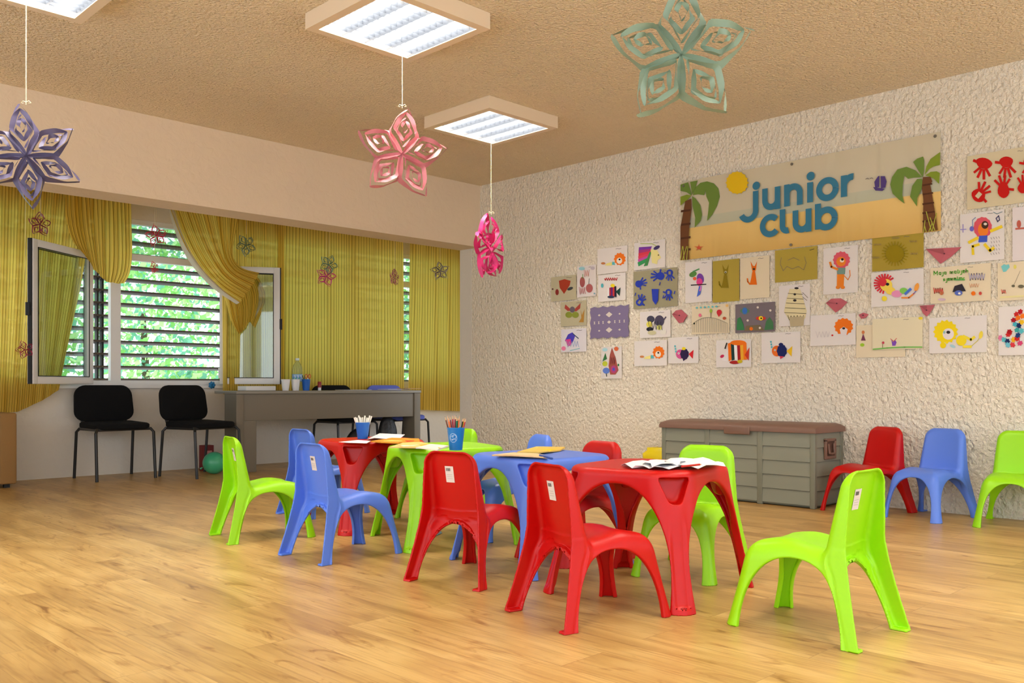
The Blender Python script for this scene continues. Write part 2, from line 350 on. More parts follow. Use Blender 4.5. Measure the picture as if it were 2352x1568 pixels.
# ------------------------------------------------------------------ moulded shapes from distance fields
def nets(f, lo, hi, h):
    n = [int(math.ceil((hi[i]-lo[i])/h))+1 for i in range(3)]
    ax = [lo[i]+h*np.arange(n[i]) for i in range(3)]
    X, Y, Z = np.meshgrid(*ax, indexing='ij'); V = f(X, Y, Z).astype(np.float32); ins = V < 0
    idx = {}; m = np.zeros([k-1 for k in n], bool); acc = np.zeros([k-1 for k in n]+[3]); cnt = np.zeros([k-1 for k in n])
    off = [(i, j, k) for i in (0, 1) for j in (0, 1) for k in (0, 1)]
    sl = lambda o: tuple(slice(o[i], n[i]-1+o[i]) for i in range(3))
    for o in off:
        for a in range(3):
            if o[a]: continue
            o2 = list(o); o2[a] = 1; va, vb = V[sl(o)], V[sl(o2)]; cr = (va < 0) != (vb < 0)
            t = np.where(cr, va/(va-vb+1e-12), 0)
            for c in range(3): acc[..., c] += np.where(cr, o[c]+(t if c == a else 0), 0)
            cnt += cr
    m = cnt > 0; cells = np.argwhere(m); P = acc[m]/cnt[m][:, None]; P = (cells+P)*h+np.array(lo)
    ID = -np.ones([k-1 for k in n], int); ID[m] = np.arange(len(cells)); quads = []
    for a in range(3):
        b, c = (a+1) % 3, (a+2) % 3
        s1 = [slice(0, n[i]) for i in range(3)]; s1[a] = slice(0, n[a]-1); s2 = list(s1); s2[a] = slice(1, n[a])
        e = np.argwhere(ins[tuple(s1)] != ins[tuple(s2)]); e = e[(e[:, b] > 0) & (e[:, c] > 0) & (e[:, b] < n[b]-1) & (e[:, c] < n[c]-1)]
        def g(db, dc): q = e.copy(); q[:, b] -= db; q[:, c] -= dc; return ID[q[:, 0], q[:, 1], q[:, 2]]
        q = np.stack([g(0, 0), g(1, 0), g(1, 1), g(0, 1)], 1); flip = ~ins[e[:, 0], e[:, 1], e[:, 2]]
        q[flip] = q[flip][:, ::-1]; quads.append(q)
    Q = np.concatenate(quads); Q = Q[(Q >= 0).all(1)]
    def grad(P):
        d = h*.35; G = np.zeros_like(P)
        for c in range(3):
            q1 = P.copy(); q1[:, c] += d; q2 = P.copy(); q2[:, c] -= d
            G[:, c] = (f(*q1.T)-f(*q2.T))/(2*d)
        return G
    for _ in range(3):
        G = grad(P); v = f(*P.T); P = P-np.clip(.8*v/np.maximum((G**2).sum(1), .2), -h*.6, h*.6)[:, None]*G
    G = grad(P); Nn = G/np.maximum(np.linalg.norm(G, axis=1), 1e-9)[:, None]
    return P, Q, Nn
def smin(a, b, k): h = np.maximum(k-np.abs(a-b), 0)/k; return np.minimum(a, b)-h*h*k*.25
def smax(a, b, k): return -smin(-a, -b, k)
def sstep(x, a, b): t = np.clip((x-a)/(b-a), 0, 1); return t*t*(3-2*t)
def rbox2(x, y, hx, hy, r):
    qx, qy = np.abs(x)-hx+r, np.abs(y)-hy+r
    return np.sqrt(np.maximum(qx, 0)**2+np.maximum(qy, 0)**2)+np.minimum(np.maximum(qx, qy), 0)-r
def split(P, Q, Nn, lab, names, M):
    """one shared smooth shell, cut into named pieces that keep the shell's normals"""
    cen = P[Q].mean(1); L = lab(*cen.T); res = []
    for k, nm in enumerate(names):
        q = Q[L == k]; used = np.unique(q); mp = -np.ones(len(P), int); mp[used] = np.arange(len(used))
        me = bpy.data.meshes.new(nm); me.from_pydata(P[used].tolist(), [], mp[q].tolist()); me.update()
        me.polygons.foreach_set('use_smooth', [True]*len(q)); me.normals_split_custom_set_from_vertices(Nn[used].tolist())
        me.materials.append(M); res.append((nm, me))
    return res
def rear_edge(z):
    return -.184-.008*np.clip((z-.3)/.24, 0, 1)-.064*np.clip(1-z/.30, 0, 1)**1.25
def back_face(x, z):
    up = -.112-.050*np.clip((z-.29)/.25, -.2, 1)
    lo = rear_edge(z)+.056+.014*np.clip(z/.24, 0, 1)
    m = sstep(z, .20, .30)
    return lo*(1-m)+up*m-.010*(1-np.clip(np.abs(x)/.11, 0, 1)**2)*sstep(z, .22, .3)
def chair_fields(x, y, z):
    t = np.clip(1-z/.30, 0, 1)
    hx = .143+.046*t**1.2; yf = .166+.058*t**1.1; yr = -.30; cy = (yf+yr)/2; hy = (yf-yr)/2
    side = rbox2(x, y-cy, hx, hy, .042)
    zt = .288+.020*np.exp(-((y-.035)/.085)**2)-.010*(1-np.clip(np.abs(x)/.13, 0, 1)**2)
    O = smax(side, z-zt, .075)
    yF = back_face(x, z)
    As = ((np.abs((y+.013)/.182)**2.2+(np.maximum(z, 0)/.247)**2.2)**(1/2.2)-1)*.182
    Af = ((np.abs(x/.138)**2.5+(np.maximum(z, 0)/.250)**2.5)**(1/2.5)-1)*.138
    Rr = ((np.abs(x/.153)**1.95+(np.maximum(z, 0)/.236)**1.95)**(1/1.95)-1)*.153
    rim = 1-sstep(np.minimum(np.abs(As), np.abs(Af)), .004, .014)
    body = np.maximum(O, -(O+.0075+.012*rim))
    body = smax(body, -As, .006); body = smax(body, -np.where(y > -.05, Af, np.minimum(Rr, .5)), .006)
    body = np.maximum(body, (yF-.004)-y)
    # back shell: one channel from the top of the back down to the feet, open to the rear
    w = .121+.021*np.clip((.54-z)/.25, 0, 1)+.047*t**1.2
    BO2 = rbox2(x, z-.2175, w, .3185, .058); BO2 = np.where(z < .15, np.abs(x)-w, BO2)
    fc = y-yF; kk = .018+.014*sstep(z, .2, .3)
    BO = smax(BO2, fc, .032); yR = rear_edge(z)
    BO = np.maximum(BO, yR-y)
    inner = smax(BO2+.0085, fc+.0085, .02)
    inner = np.maximum(inner, .009-z)
    aw = np.where(y > yF-.024*(1-np.clip(np.abs(x)/.11, 0, 1))-.0085, Rr, 1.0)
    inner = np.maximum(inner, .0085-aw)
    B = smax(BO, -inner, .004); B = smax(B, -Rr, .005)
    return body, B
def chair_f(x, y, z):
    body, B = chair_fields(x, y, z)
    return np.maximum(smin(body, B, .020), -z)
def chair_lab(x, y, z):
    body, B = chair_fields(x, y, z)
    L = np.where(z > .225, 1, np.where(y > 0, np.where(x < 0, 2, 3), np.where(x < 0, 4, 5)))
    return np.where((B < body) & (z > .20) & (y < -.08), 0, L)
def table_f(x, y, z):
    t = np.clip(1-z/.49, 0, 1); h = .262+.060*t**1.35; r = .145-.072*t
    side = rbox2(x, y, h, h, r); O = smax(side, z-.490, .030)
    s = (np.abs(x)+np.abs(y))*.70711; w = np.abs(np.abs(x)-np.abs(y))*.70711
    so = h*1.41421-r*.41421
    g = .009*(1-sstep(w, .016, .036))*sstep(z, .014, .034)*(1-sstep(z, .20, .36))
    As = ((np.abs(y/.250)**2.15+(np.maximum(z, 0)/.437)**2.15)**(1/2.15)-1)*.25
    Af = ((np.abs(x/.250)**2.15+(np.maximum(z, 0)/.437)**2.15)**(1/2.15)-1)*.25
    rim = 1-sstep(np.minimum(np.abs(As), np.abs(Af)), .006, .018)
    sh = np.maximum(O+g, -(O+g+.0085+.016*rim))
    P = smax(w-(.022+.42*np.maximum(z-.375, 0)), np.abs(z-.420)-.047, .018); P = smax(P, (so-.055)-s, .02)
    sh = np.minimum(sh, np.maximum(O, P-.008)); sh = smax(sh, -P, .006)
    sh = smax(sh, -As, .008); sh = smax(sh, -Af, .008)
    return np.maximum(sh, -z)
def table_lab(x, y, z):
    return np.where(z > .372, 0, np.where(y > 0, np.where(x < 0, 1, 2), np.where(x < 0, 3, 4)))
plast = {'red': mat('red_plastic', (190, 4, 1), .40, .35), 'blue': mat('blue_plastic', (88, 128, 228), .38, .5), 'lime': mat('lime_plastic', (150, 218, 5), .40, .4)}
Pc, Qc, Nc = nets(chair_f, (-.215, -.265, -.008), (.215, .245, .552), .0038)
chair_parts = split(Pc, Qc, Nc, chair_lab, ['backrest', 'seat', 'leg', 'leg', 'leg', 'leg'], plast['red'])
Pt, Qt, Nt = nets(table_f, (-.345, -.345, -.008), (.345, .345, .505), .0045)
table_parts = split(Pt, Qt, Nt, table_lab, ['tabletop', 'leg', 'leg', 'leg', 'leg'], plast['red'])
STK = mat('sticker_white', (222, 212, 205), .5); INK = mat('ink_dark', (70, 62, 62), .6)
b = MB(); zc = .44; yb = float(back_face(np.array(0.), np.array(zc)))-.0092
def bk(x, z, o): return (x, float(back_face(np.array(x), np.array(z)))-.0092-o, z)
def bquad(x0, x1, z0, z1, o, m): b.add([bk(x0, z0, o), bk(x1, z0, o), bk(x1, z1, o), bk(x0, z1, o)], [(0, 1, 2, 3)], m)
bquad(-.036, .006, .405, .472, .0006, STK)
for k in range(5): bquad(-.030+k*.0045, -.0275+k*.0045, .452, .464, .0010, INK)
for k in range(3): bquad(-.030, -.002, .420+k*.008, .4212+k*.008, .0010, mat('ink_grey', (170, 160, 155), .6))
sticker_me = b.build('tmp', smooth=False); sticker_mesh = sticker_me.data; bpy.data.objects.remove(sticker_me)
def moulded(name, parts, colour, label, cat, loc, rz, group, sticker=False):
    t = thing(name, label, cat, loc, rz, group)
    for nm, me in parts:
        o = bpy.data.objects.new(nm, me); C.objects.link(o); o.parent = t
        o.material_slots[0].link = 'OBJECT'; o.material_slots[0].material = plast[colour]
    if sticker:
        o = bpy.data.objects.new('sticker', sticker_mesh); C.objects.link(o); o.parent = t; o['label'] = 'small white sticker with a printed code'
    return t
def fit(model, px):
    """rigid fit of known floor contact points to the photographed ones"""
    W = np.array([floor_pt(u, v)[:2] for u, v in px]); M = np.array(model); wc, mc = W.mean(0), M.mean(0)
    Hh = (M-mc).T @ (W-wc); a = math.atan2(Hh[0, 1]-Hh[1, 0], Hh[0, 0]+Hh[1, 1])
    R = np.array([[math.cos(a), -math.sin(a)], [math.sin(a), math.cos(a)]]); t = wc-R @ mc
    return (t[0], t[1], 0), a
RL, RR, FLt, FRt = (-.172, -.218), (.172, -.218), (-.164, .200), (.164, .200)
gk = 'small moulded plastic chairs'
def kid(colour, label, model, px, sticker=True, back=0.0):
    loc, a = fit(model, px); loc = (loc[0]+back*math.sin(a), loc[1]-back*math.cos(a), 0); return moulded('kids_chair', chair_parts, colour, label, 'chair', loc, a, gk, sticker)
kid('lime', 'lime green plastic chair nearest the camera, turned sideways at lower right', [RR, RL, FRt, FLt], [(2070, 1451), (1978, 1498), (1783, 1391), (1678, 1430)])
kid('red', 'red plastic chair with its back to the camera, left of the nearest red table leg', [RL, RR, FRt, FLt], [(1198, 1396), (1343, 1453), (1530, 1418), (1389, 1366)], back=.018)
kid('red', 'red plastic chair seen from behind, drawn up to the blue table', [RL, RR, FLt], [(950, 1330), (1104, 1358), (1072, 1293)])
kid('blue', 'blue plastic chair seen from behind, drawn up to the lime green table', [RL, RR, FRt, FLt], [(677, 1271), (765, 1297), (908, 1271), (822, 1246)], back=.016)
kid('lime', 'lime green plastic chair farthest left, drawn up near the far red table', [RL, RR, FRt, FLt], [(506, 1227), (550, 1249), (706, 1235), (656, 1213)])
kid('blue', 'blue plastic chair behind the other blue one, at the far red table', [RL, RR, FRt], [(640, 1178), (735, 1192), (830, 1178)], False)
kid('lime', 'lime green plastic chair facing the camera behind the near red table', [FRt, FLt, RR], [(1463, 1321), (1628, 1344), (1545, 1285)], False)
kid('red', 'red plastic chair against the textured wall next to the storage box', [FRt, RL], [(1893, 1171), (2092, 1177)], False)
kid('blue', 'blue plastic chair against the textured wall between the red and lime chairs', [FRt, FLt, RR], [(2032, 1186), (2152, 1203), (2117, 1173)], False)
kid('lime', 'lime green plastic chair against the wall, cut by the right edge of the view', [FRt, RR], [(2240, 1212), (2276, 1189)], False)
def kid_rd(colour, label, r, d, hr=-.75, hd=-.66):
    x, y = world(r, d); hx, hy = world(hr, hd)
    return moulded('kids_chair', chair_parts, colour, label, 'chair', (x, y, 0), math.atan2(-hx, hy), gk)
kid_rd('blue', 'blue plastic chair on the wall side of the blue table, back top and seat showing', -.01, 4.79, -.923, -.385)
kid_rd('red', 'red plastic chair half hidden behind the near red table, back showing above it', .285, 4.17, -.805, -.593)
kid_rd('lime', 'lime green plastic chair mostly hidden behind the blue cup of coloured pencils', -.436, 5.43)
TA, TB, TC, TD = (-.287, -.287), (.287, -.287), (.287, .287), (-.287, .287)
def kidtable(colour, label, model, px):
    loc, a = fit(model, px); return moulded('kids_table', table_parts, colour, label, 'table', loc, a, 'small moulded plastic tables')
T4 = kidtable('red', 'red plastic table nearest the camera with white paper cut-outs on top', [TA, TB, TC, TD], [(1581, 1413), (1719, 1347), (1422, 1300), (1259, 1359)])
T3 = kidtable('blue', 'blue plastic table between the lime green and the near red table', [TA, TB, TD], [(1226, 1332), (1441, 1297), (1036, 1281)])
T2 = kidtable('lime', 'lime green plastic table carrying the cup of coloured pencils', [TA, TD, TB], [(940, 1273), (861, 1227), (1197, 1247)])
T1 = kidtable('red', 'far red plastic table with magazines and the cup of white straws', [TA, TB, TC], [(799, 1229), (1009, 1209), (899, 1180)])

# ------------------------------------------------------------------ things on the small tables
TZ = .4915
def slab(name, label, cat, px, cols, group=None, t=.0012, z=TZ, sag=0, art=None):
    """thin sheet whose outline is given by table-top points; cols = face colour"""
    P = [floor_pt(u, v, z) for u, v in px]; c = sum(P, Vector())/len(P); b = MB(); m = paint(cols); n = len(P)
    top = [p-c+Vector((0, 0, t+sag*abs(math.sin(i*2.1)))) for i, p in enumerate(P)]; bot = [p-c for p in P]
    for i in range(n): bot[i] = Vector((bot[i].x, bot[i].y, max(0, top[i].z-t)))
    ct = Vector((0, 0, t+sag*.3)); cb = Vector((0, 0, sag*.3))
    vs = top+bot+[ct, cb]; fs = []
    for i in range(n):
        j = (i+1) % n; fs += [(i, j, 2*n), (n+j, n+i, 2*n+1), (i, n+i, n+j, j)]
    b.add(vs, fs, m)
    for (pp, cc) in (art or []):
        q = [floor_pt(u, v, z)-c+Vector((0, 0, t+sag*.3+.0006)) for u, v in pp]; b.add(q, [tuple(range(len(q)))], paint(cc))
    o = b.build(name, smooth=False); o.location = c; return tag(o, label, cat, group)
W_ = (236, 236, 238)
gpc = 'white paper cut-outs on the near red table'
for i, (px, lab) in enumerate([
    ([(1428,1069),(1500,1060),(1560,1066),(1590,1073),(1540,1079),(1490,1077),(1450,1076)], 'ragged white paper cut-out at the left end of the heap on the near red table'),
    ([(1520,1060),(1590,1054),(1650,1062),(1663,1072),(1600,1076),(1545,1072)], 'ragged white paper cut-out at the right end of the heap on the near red table'),
    ([(1480,1066),(1530,1058),(1575,1060),(1560,1070),(1500,1073)], 'small white paper piece in the middle of the heap on the near red table')]):
    q = []
    for k in range(len(px)):
        a, c = px[k], px[(k+1) % len(px)]
        for f in (0, .33, .66): q.append((a[0]+(c[0]-a[0])*f+random.uniform(-5, 5), a[1]+(c[1]-a[1])*f+random.uniform(-1.2, 1.2)))
    slab('paper_cutout', lab, 'paper', q, W_, gpc, .001, TZ+.002+i*.004, .012)
def stick(name, label, cat, p, q, r, m, group=None, tip=None, n=6):
    p, q = Vector(p), Vector(q); o = thing(name, label, cat, p, 0, group) if tip else None; d = q-p
    if tip:
        b = MB(); b.tube([(0, 0, 0), d*.88], r, m, n); b.build('barrel', o, ang=50)
        b = MB(); b.tube([d*.88, d*.97], [r, r*.35], mat('pencil_wood', (222, 182, 135), .7), n)
        b.tube([d*.97, d], [r*.35, r*.05], tip, n); b.build('tip', o, ang=50); return o
    b = MB(); b.tube([(0, 0, 0), d], r, m, n); x = b.build(name); x.location = p; return tag(x, label, cat, group)
PCOL = {'red': (190, 30, 30), 'orange': (228, 110, 30), 'yellow': (240, 200, 40), 'green': (20, 110, 70), 'black': (25, 25, 28), 'maroon': (130, 20, 50), 'pink': (225, 110, 130), 'blue': (40, 80, 180), 'brown': (110, 65, 45), 'dark red': (160, 25, 40)}
pm = {k: mat('pencil_'+k.replace(' ', '_'), v, .35) for k, v in PCOL.items()}
a_, c_ = floor_pt(1566, 1071, TZ+.022), floor_pt(1612, 1066, TZ+.022)
stick('pencil', 'red pencil lying on the white paper cut-outs', 'pencil', a_, c_, .004, pm['red'], None, pm['red'])
# magazines
def magazine(px, cover, label, edge=(60, 45, 40), art=None, z=TZ+.0005):
    return slab('magazine', label, 'magazine', px, cover, 'magazines on the small tables', .006, z, .008, art)
magazine([(1188,1040),(1232,1031),(1298,1032),(1286,1036),(1236,1044)], (226, 190, 96), 'yellow magazine at the back of the blue table', art=[([(1240,1036),(1285,1033),(1262,1041)], (238, 196, 40))])
magazine([(1130,1047),(1180,1045),(1240,1048),(1262,1053),(1216,1053),(1172,1051)], (226, 198, 150), 'tan magazine at the front of the blue table')
stick('pen', 'dark blue pen lying beside the magazines on the blue table', 'pen', floor_pt(1240, 1045, TZ+.012), floor_pt(1268, 1053, TZ+.006), .005, mat('pen_blue', (40, 80, 160), .4))
magazine([(893,1029),(925,1022),(968,1020),(1000,1026),(962,1033),(925,1032)], (232, 196, 120), 'open magazine at the left of the lime green table', art=[([(918,1027),(945,1022),(962,1025),(938,1030)], (225, 222, 215)), ([(960,1023),(975,1022),(985,1026),(968,1029)], (240, 170, 40))])
magazine([(955,1030),(990,1025),(1030,1029),(1005,1035),(968,1034)], (234, 228, 212), 'pale open magazine left of the pencil cup', art=[([(1003,1029),(1030,1029),(1008,1034)], (220, 190, 70))], z=TZ+.016)
magazine([(852,1015),(900,1010),(962,1012),(965,1017),(915,1022),(875,1020)], (226, 150, 50), 'orange magazine at the right of the far red table', art=[([(880,1016),(918,1013),(925,1016),(890,1019)], (235, 220, 120)), ([(925,1013),(948,1012),(952,1016),(935,1018)], (205, 50, 40))])
slab('paper_sheet', 'white paper sheet behind the cup of white straws', 'paper', [(842,1009),(872,1001),(930,1004),(915,1010),(860,1012)], W_, None, .001, TZ+.003, .018)
slab('paper_sheet', 'white paper strip at the left of the far red table', 'paper', [(778,1015),(822,1012),(852,1014),(842,1018),(800,1018)], W_, None, .001, TZ+.001, .004)
slab('paper_sheet', 'blue grey sheet of paper lying on the floor under the tables', 'paper', [(968,1223),(985,1217),(1010,1218),(1016,1224),(996,1233),(978,1230)], (140, 165, 178), None, .001, .0015, .003)
# cups
def cup(name, label, loc, r0, r1, h, rgb, logo=False):
    t = thing(name, label, 'cup', loc); m = mat('cup_%d_%d_%d' % rgb, rgb, .35)
    b = MB(); b.lathe([(.001, .003), (r0-.0015, .003), (r1-.002, h-.001), (r1, h), (r1+.0015, h-.002), (r1, h-.006), (r0, 0), (.001, 0)], m, 28, cap=False); b.build('body', t)
    if logo:
        b = MB(); wm = mat('print_pale', (190, 215, 232), .5); cdir = math.atan2(-loc[1], -loc[0])-.35
        def surf(aa, zz):
            rr = r0+(r1-r0)*zz/h+.0006; return (rr*math.cos(cdir+aa), rr*math.sin(cdir+aa), zz)
        def arc(cx, cz, R, a0, a1, w=.0022):
            n = 18; vs = []
            for k in range(n+1):
                a = a0+(a1-a0)*k/n
                for q in (R-w/2, R+w/2): vs.append(surf((cx+q*math.cos(a))/r1, cz+q*math.sin(a)))
            b.add(vs, [(2*k, 2*k+1, 2*k+3, 2*k+2) for k in range(n)], wm)
        arc(0, h*.55, .021, 0, 2*PI, .002); arc(-.006, h*.55, .010, .6, 5.6); arc(.007, h*.6, .009, -1.2, 3.6); arc(.004, h*.42, .010, .3, 2.6)
        b.build('printed_emblem', t)
    return t
c1 = floor_pt(1047, 1033, TZ); cup('cup', 'blue paper cup holding coloured pencils on the lime green table', c1, .031, .042, .108, (20, 120, 190), True)
names = ['brown', 'orange', 'maroon', 'dark red', 'pink', 'black', 'green', 'orange', 'red', 'black', 'yellow', 'orange', 'green', 'dark red']
dv = [-1.0, -.8, -.55, -.35, -.15, .0, .2, .35, .95, .7, .8, -.65, .1, -.3]
RV = Vector((SA, -CA, 0)); FV = Vector((CA, SA, 0))
for i, nm in enumerate(names):
    lat = dv[i]; dep = random.uniform(-.6, .6)
    lo = Vector(c1)+RV*lat*.012+FV*dep*.012+Vector((0, 0, .004)); hi = Vector(c1)+RV*lat*.052+FV*dep*.032+Vector((0, 0, .158+random.uniform(-.006, .012)))
    stick('pencil', '%s coloured pencil standing in the blue cup, %s' % (nm, 'leaning left' if lat < -.3 else 'leaning right' if lat > .3 else 'near the middle'), 'pencil', lo, hi, .0036, pm[nm], 'coloured pencils in the cup', pm[nm])
c2 = floor_pt(833, 1007, TZ); cup('cup', 'blue paper cup holding white straws on the far red table', c2, .030, .041, .095, (10, 100, 190))
WS = mat('straw_white', (240, 236, 222), .4)
for i in range(13):
    lat = -1+2*i/12; dep = random.uniform(-.7, .7)
    lo = Vector(c2)+RV*lat*.010+FV*dep*.010+Vector((0, 0, .004)); hi = Vector(c2)+RV*lat*.050+FV*dep*.03+Vector((0, 0, .128+random.uniform(-.008, .006)))
    stick('straw', 'white straw standing in the blue cup on the far red table', 'straw', lo, hi, .0045, WS, 'white straws in the cup', n=8)

# ------------------------------------------------------------------ storage box
x0, x1, y0, y1 = 5.457, 5.868, 2.72, 3.92
t = thing('storage_box', 'grey green plastic storage box with brown lid against the textured wall', 'storage box', (x0, y0, 0)); w, l, hh = x1-x0, y1-y0, .500
GB = mat('grey_green_plastic', (133, 134, 118), .55, bump=(60, .2, .002)); BR = mat('brown_plastic', (124, 92, 76), .5); GD = mat('grey_green_frame', (122, 123, 106), .55)
b = MB(); b.box((.012, .012, .01), (w-.012, l-.012, hh), GD); b.box((.05, .05, 0), (w-.05, l-.05, .012), GD); b.build('body', t, smooth=False)
for yy in (.375, .79):
    b = MB(); b.rbox((0, yy, 0), (.02, yy+.04, hh), GD, .004); b.build('front_rib', t)
for xx, yy in ((0, 0), (w-.035, 0), (w-.035, l-.035), (0, l-.035)):
    b = MB(); b.rbox((xx, yy, 0), (xx+.035, yy+.035, hh), GD, .005); b.build('corner_post', t)
def planks(axis, a0, a1, name):
    b = MB(); n = 5; z0 = .02; dz = (hh-.03)/n
    for k in range(n):
        za, zb = z0+k*dz, z0+(k+1)*dz-.003
        for s in ((0,) if axis != 'e' else (0,)):
            if axis == 'f': vs = [(.001, a0, za), (.001, a1, za), (.010, a1, zb), (.010, a0, zb), (.014, a0, za), (.014, a1, za), (.014, a1, zb), (.014, a0, zb)]
            else: vs = [(a1, .001, za), (a0, .001, za), (a0, .010, zb), (a1, .010, zb), (a1, .014, za), (a0, .014, za), (a0, .014, zb), (a1, .014, zb)]
            b.add(vs, [(0, 1, 2, 3), (4, 7, 6, 5), (0, 4, 5, 1), (3, 2, 6, 7), (0, 3, 7, 4), (1, 5, 6, 2)], GB)
    b.build(name, t, smooth=False)
for a0, a1 in ((.035, .375), (.415, .79), (.83, l-.035)): planks('f', a0, a1, 'front_panel')
planks('e', .035, w-.035, 'side_panel')
b = MB(); rings = []
for yy, s in ((-.012, .0), (-.008, .6), (.03, 1), (l/2, 1.0), (l-.03, 1), (l+.008, .6), (l+.012, 0)):
    ring = [Vector((-.012, yy, hh-.01)), Vector((-.014, yy, hh+.012)), Vector((-.002, yy, hh+.022+.01*s)), Vector((.08, yy, hh+.03+.018*s)), Vector((w-.06, yy, hh+.03+.018*s)), Vector((w+.002, yy, hh+.02+.008*s)), Vector((w+.012, yy, hh-.01))]
    rings.append(ring)
b.loft(rings, BR, True); b.build('lid', t, ang=60)
b = MB(); b.rbox((-.024, .46, hh-.035), (-.008, .66, hh+.018), BR, .006); b.build('latch', t)
hd = bpy.data.objects.new('handle', None); C.objects.link(hd); hd.parent = t; hd.location = (w*.5, 0, .385)
b = MB(); 
for lo, hi in (((-.075, -.014, .045), (.075, .004, .066)), ((-.06, -.014, -.07), (.06, .004, -.05)), ((-.075, -.014, -.07), (-.055, .004, .06)), ((.055, -.014, -.07), (.075, .004, .06))): b.rbox(lo, hi, BR, .004)
b.build('handle_frame', hd); b = MB(); b.box((-.06, -.002, -.06), (.06, .006, .055), mat('handle_recess', (96, 68, 54), .6)); b.tube([(-.04, -.012, .03), (-.035, -.018, -.03), (.0, -.018, -.035), (.035, -.018, -.03), (.04, -.012, .03)], .008, BR, 8); b.build('handle_grip', hd)
# yellow bag
YB_ = mat('yellow_film', (238, 212, 20), .35); b = MB()
bp_ = Vector((5.70, 4.10, 0)); R2 = random.Random(3); rings = []
for k in range(15):
    f = k/14; z = .32*f; s = [1, 1.02, 1.03, 1.02, 1][k % 5]*(1-.12*f if k < 13 else .7)
    rings.append([Vector((s*(.11*math.copysign(abs(math.cos(a))**.5, math.cos(a)))+R2.uniform(-.004, .004), s*(.14*math.copysign(abs(math.sin(a))**.5, math.sin(a)))+R2.uniform(-.004, .004), z+R2.uniform(-.004, .004)*(0 < k))) for a in [2*PI*q/32 for q in range(32)]])
b.loft(rings, YB_); 
for k in range(6): b.rbox((-.118, -.06+k*.02, .12+.02*(k % 3)), (-.111, -.05+k*.02, .15+.02*(k % 3)), [paint((240, 238, 220)), paint((200, 110, 30))][k % 2], .002)
o = b.build('yellow_bag', ang=180); o.location = bp_; tag(o, 'bright yellow plastic bag standing between the wall and the storage box', 'bag')

# ------------------------------------------------------------------ adult chairs
BF = mat('black_fabric', (20, 20, 21), .95, .2, bump=(300, .4, .001)); BM = mat('black_tube', (30, 30, 30), .4); BL = mat('blue_fabric', (92, 104, 186), .9, bump=(300, .4, .001))
def padded(b, hw, hh_, th, m, M, r=.06, pinch=.0):
    def outline(s, ins):
        o = []
        for q, (sx, sz) in enumerate(((1, 1), (-1, 1), (-1, -1), (1, -1))):
            for i in range(7):
                a = PI/2*(q+i/6); w_ = hw-r; o.append((sx*(w_)+(r-ins)*math.cos(a), sz*(hh_-r)+(r-ins)*math.sin(a)))
        return o
    rings = []
    for y, ins in ((-th/2, .02), (-th/2+.006, .008), (-th/4, 0), (th/4, 0), (th/2-.006, .008), (th/2, .02)):
        rings.append([Vector((px*(1-pinch*(.5-pz/(2*hh_))) if pinch else px, y - .035*(1-(px/hw)**2)*0, pz)) for px, pz in outline(1, ins)])
    b.loft(rings, m, True, M)
def visitor_chair(loc, rz, label, fab=BF):
    t = thing('visitor_chair', label, 'chair', loc, rz, 'padded visitor chairs by the window')
    b = MB(); M = Matrix.Translation((0, .0, .455)) @ Matrix.Rotation(PI/2-.03, 4, 'X'); padded(b, .235, .215, .055, fab, M, .07); b.build('seat', t)
    b = MB(); M = Matrix.Translation((0, -.225, .645)) @ Matrix.Rotation(.14, 4, 'X'); padded(b, .245, .158, .045, fab, M, .09, -.06); b.build('backrest', t)
    for s in (-1, 1):
        b = MB(); b.tube([(s*.225, .19, .432), (s*.245, .215, .40), (s*.248, .245, .0)], .0125, BM); b.build('leg', t)
        b = MB(); b.tube([(s*.225, -.17, .432), (s*.245, -.195, .40), (s*.248, -.235, .0)], .0125, BM); b.build('leg', t)
        b = MB(); b.tube([(s*.19, -.1, .43), (s*.19, -.20, .445), (s*.19, -.222, .50), (s*.19, -.232, .64)], .0115, BM); b.build('back_strut', t)
    b = MB(); b.tube([(-.225, -.17, .427), (-.225, .19, .427), (.225, .19, .427), (.225, -.17, .427), (-.225, -.17, .427)], .0125, BM); b.build('seat_frame', t)
    return t
def vfit(model, px):
    return fit(model, px)
VRL, VRR, VFR, VFL = (-.248, -.235), (.248, -.235), (.248, .245), (-.248, .245)
loc, a = vfit([VRR, VFR, VRL, VFL], [(179, 1099), (215, 1106), (308, 1089), (349, 1096)])
visitor_chair((loc[0], min(loc[1], YW-.30), 0), a, 'black padded chair under the left end of the louvred window')
visitor_chair((3.66, 7.62, 0), PI+math.radians(15), 'black padded chair turned towards the desk, above the green balloon')
visitor_chair((5.33, 7.82, 0), PI+.03, 'black padded chair tucked behind the grey desk')
visitor_chair((6.05, 7.86, 0), PI+.05, 'blue backed chair behind the right end of the grey desk', BL)

# ------------------------------------------------------------------ desk
dl, dr = Vector((3.975, 7.565, 0)), Vector((5.99, 7.40, 0)); da = math.atan2(dr.y-dl.y, dr.x-dl.x); DLn = (dr-dl).length
t = thing('desk', 'grey laminate desk with a deep front panel in front of the curtains', 'desk', dl, da); GD1 = mat('grey_laminate', (116, 108, 92), .55, bump=(8, .1, .001))
b = MB(); b.rbox((-.005, -.01, .722), (DLn+.005, .50, .75), mat('grey_laminate_top', (138, 134, 122), .45), .004); b.build('desktop', t)
b = MB(); b.rbox((.07, .012, .475), (DLn-.075, .03, .722), GD1, .003); b.build('modesty_panel', t)
b = MB(); b.rbox((0, 0, 0), (.07, .27, .722), GD1, .003); b.build('side_panel', t)
b = MB(); b.rbox((DLn-.075, 0, 0), (DLn, .22, .722), GD1, .003); b.build('side_panel', t)
b = MB(); b.rbox((.07, .012, 0), (.20, .03, .475), GD1, .003); b.build('leg_panel', t)
DM = Matrix.Translation(dl) @ Matrix.Rotation(da, 4, 'Z')
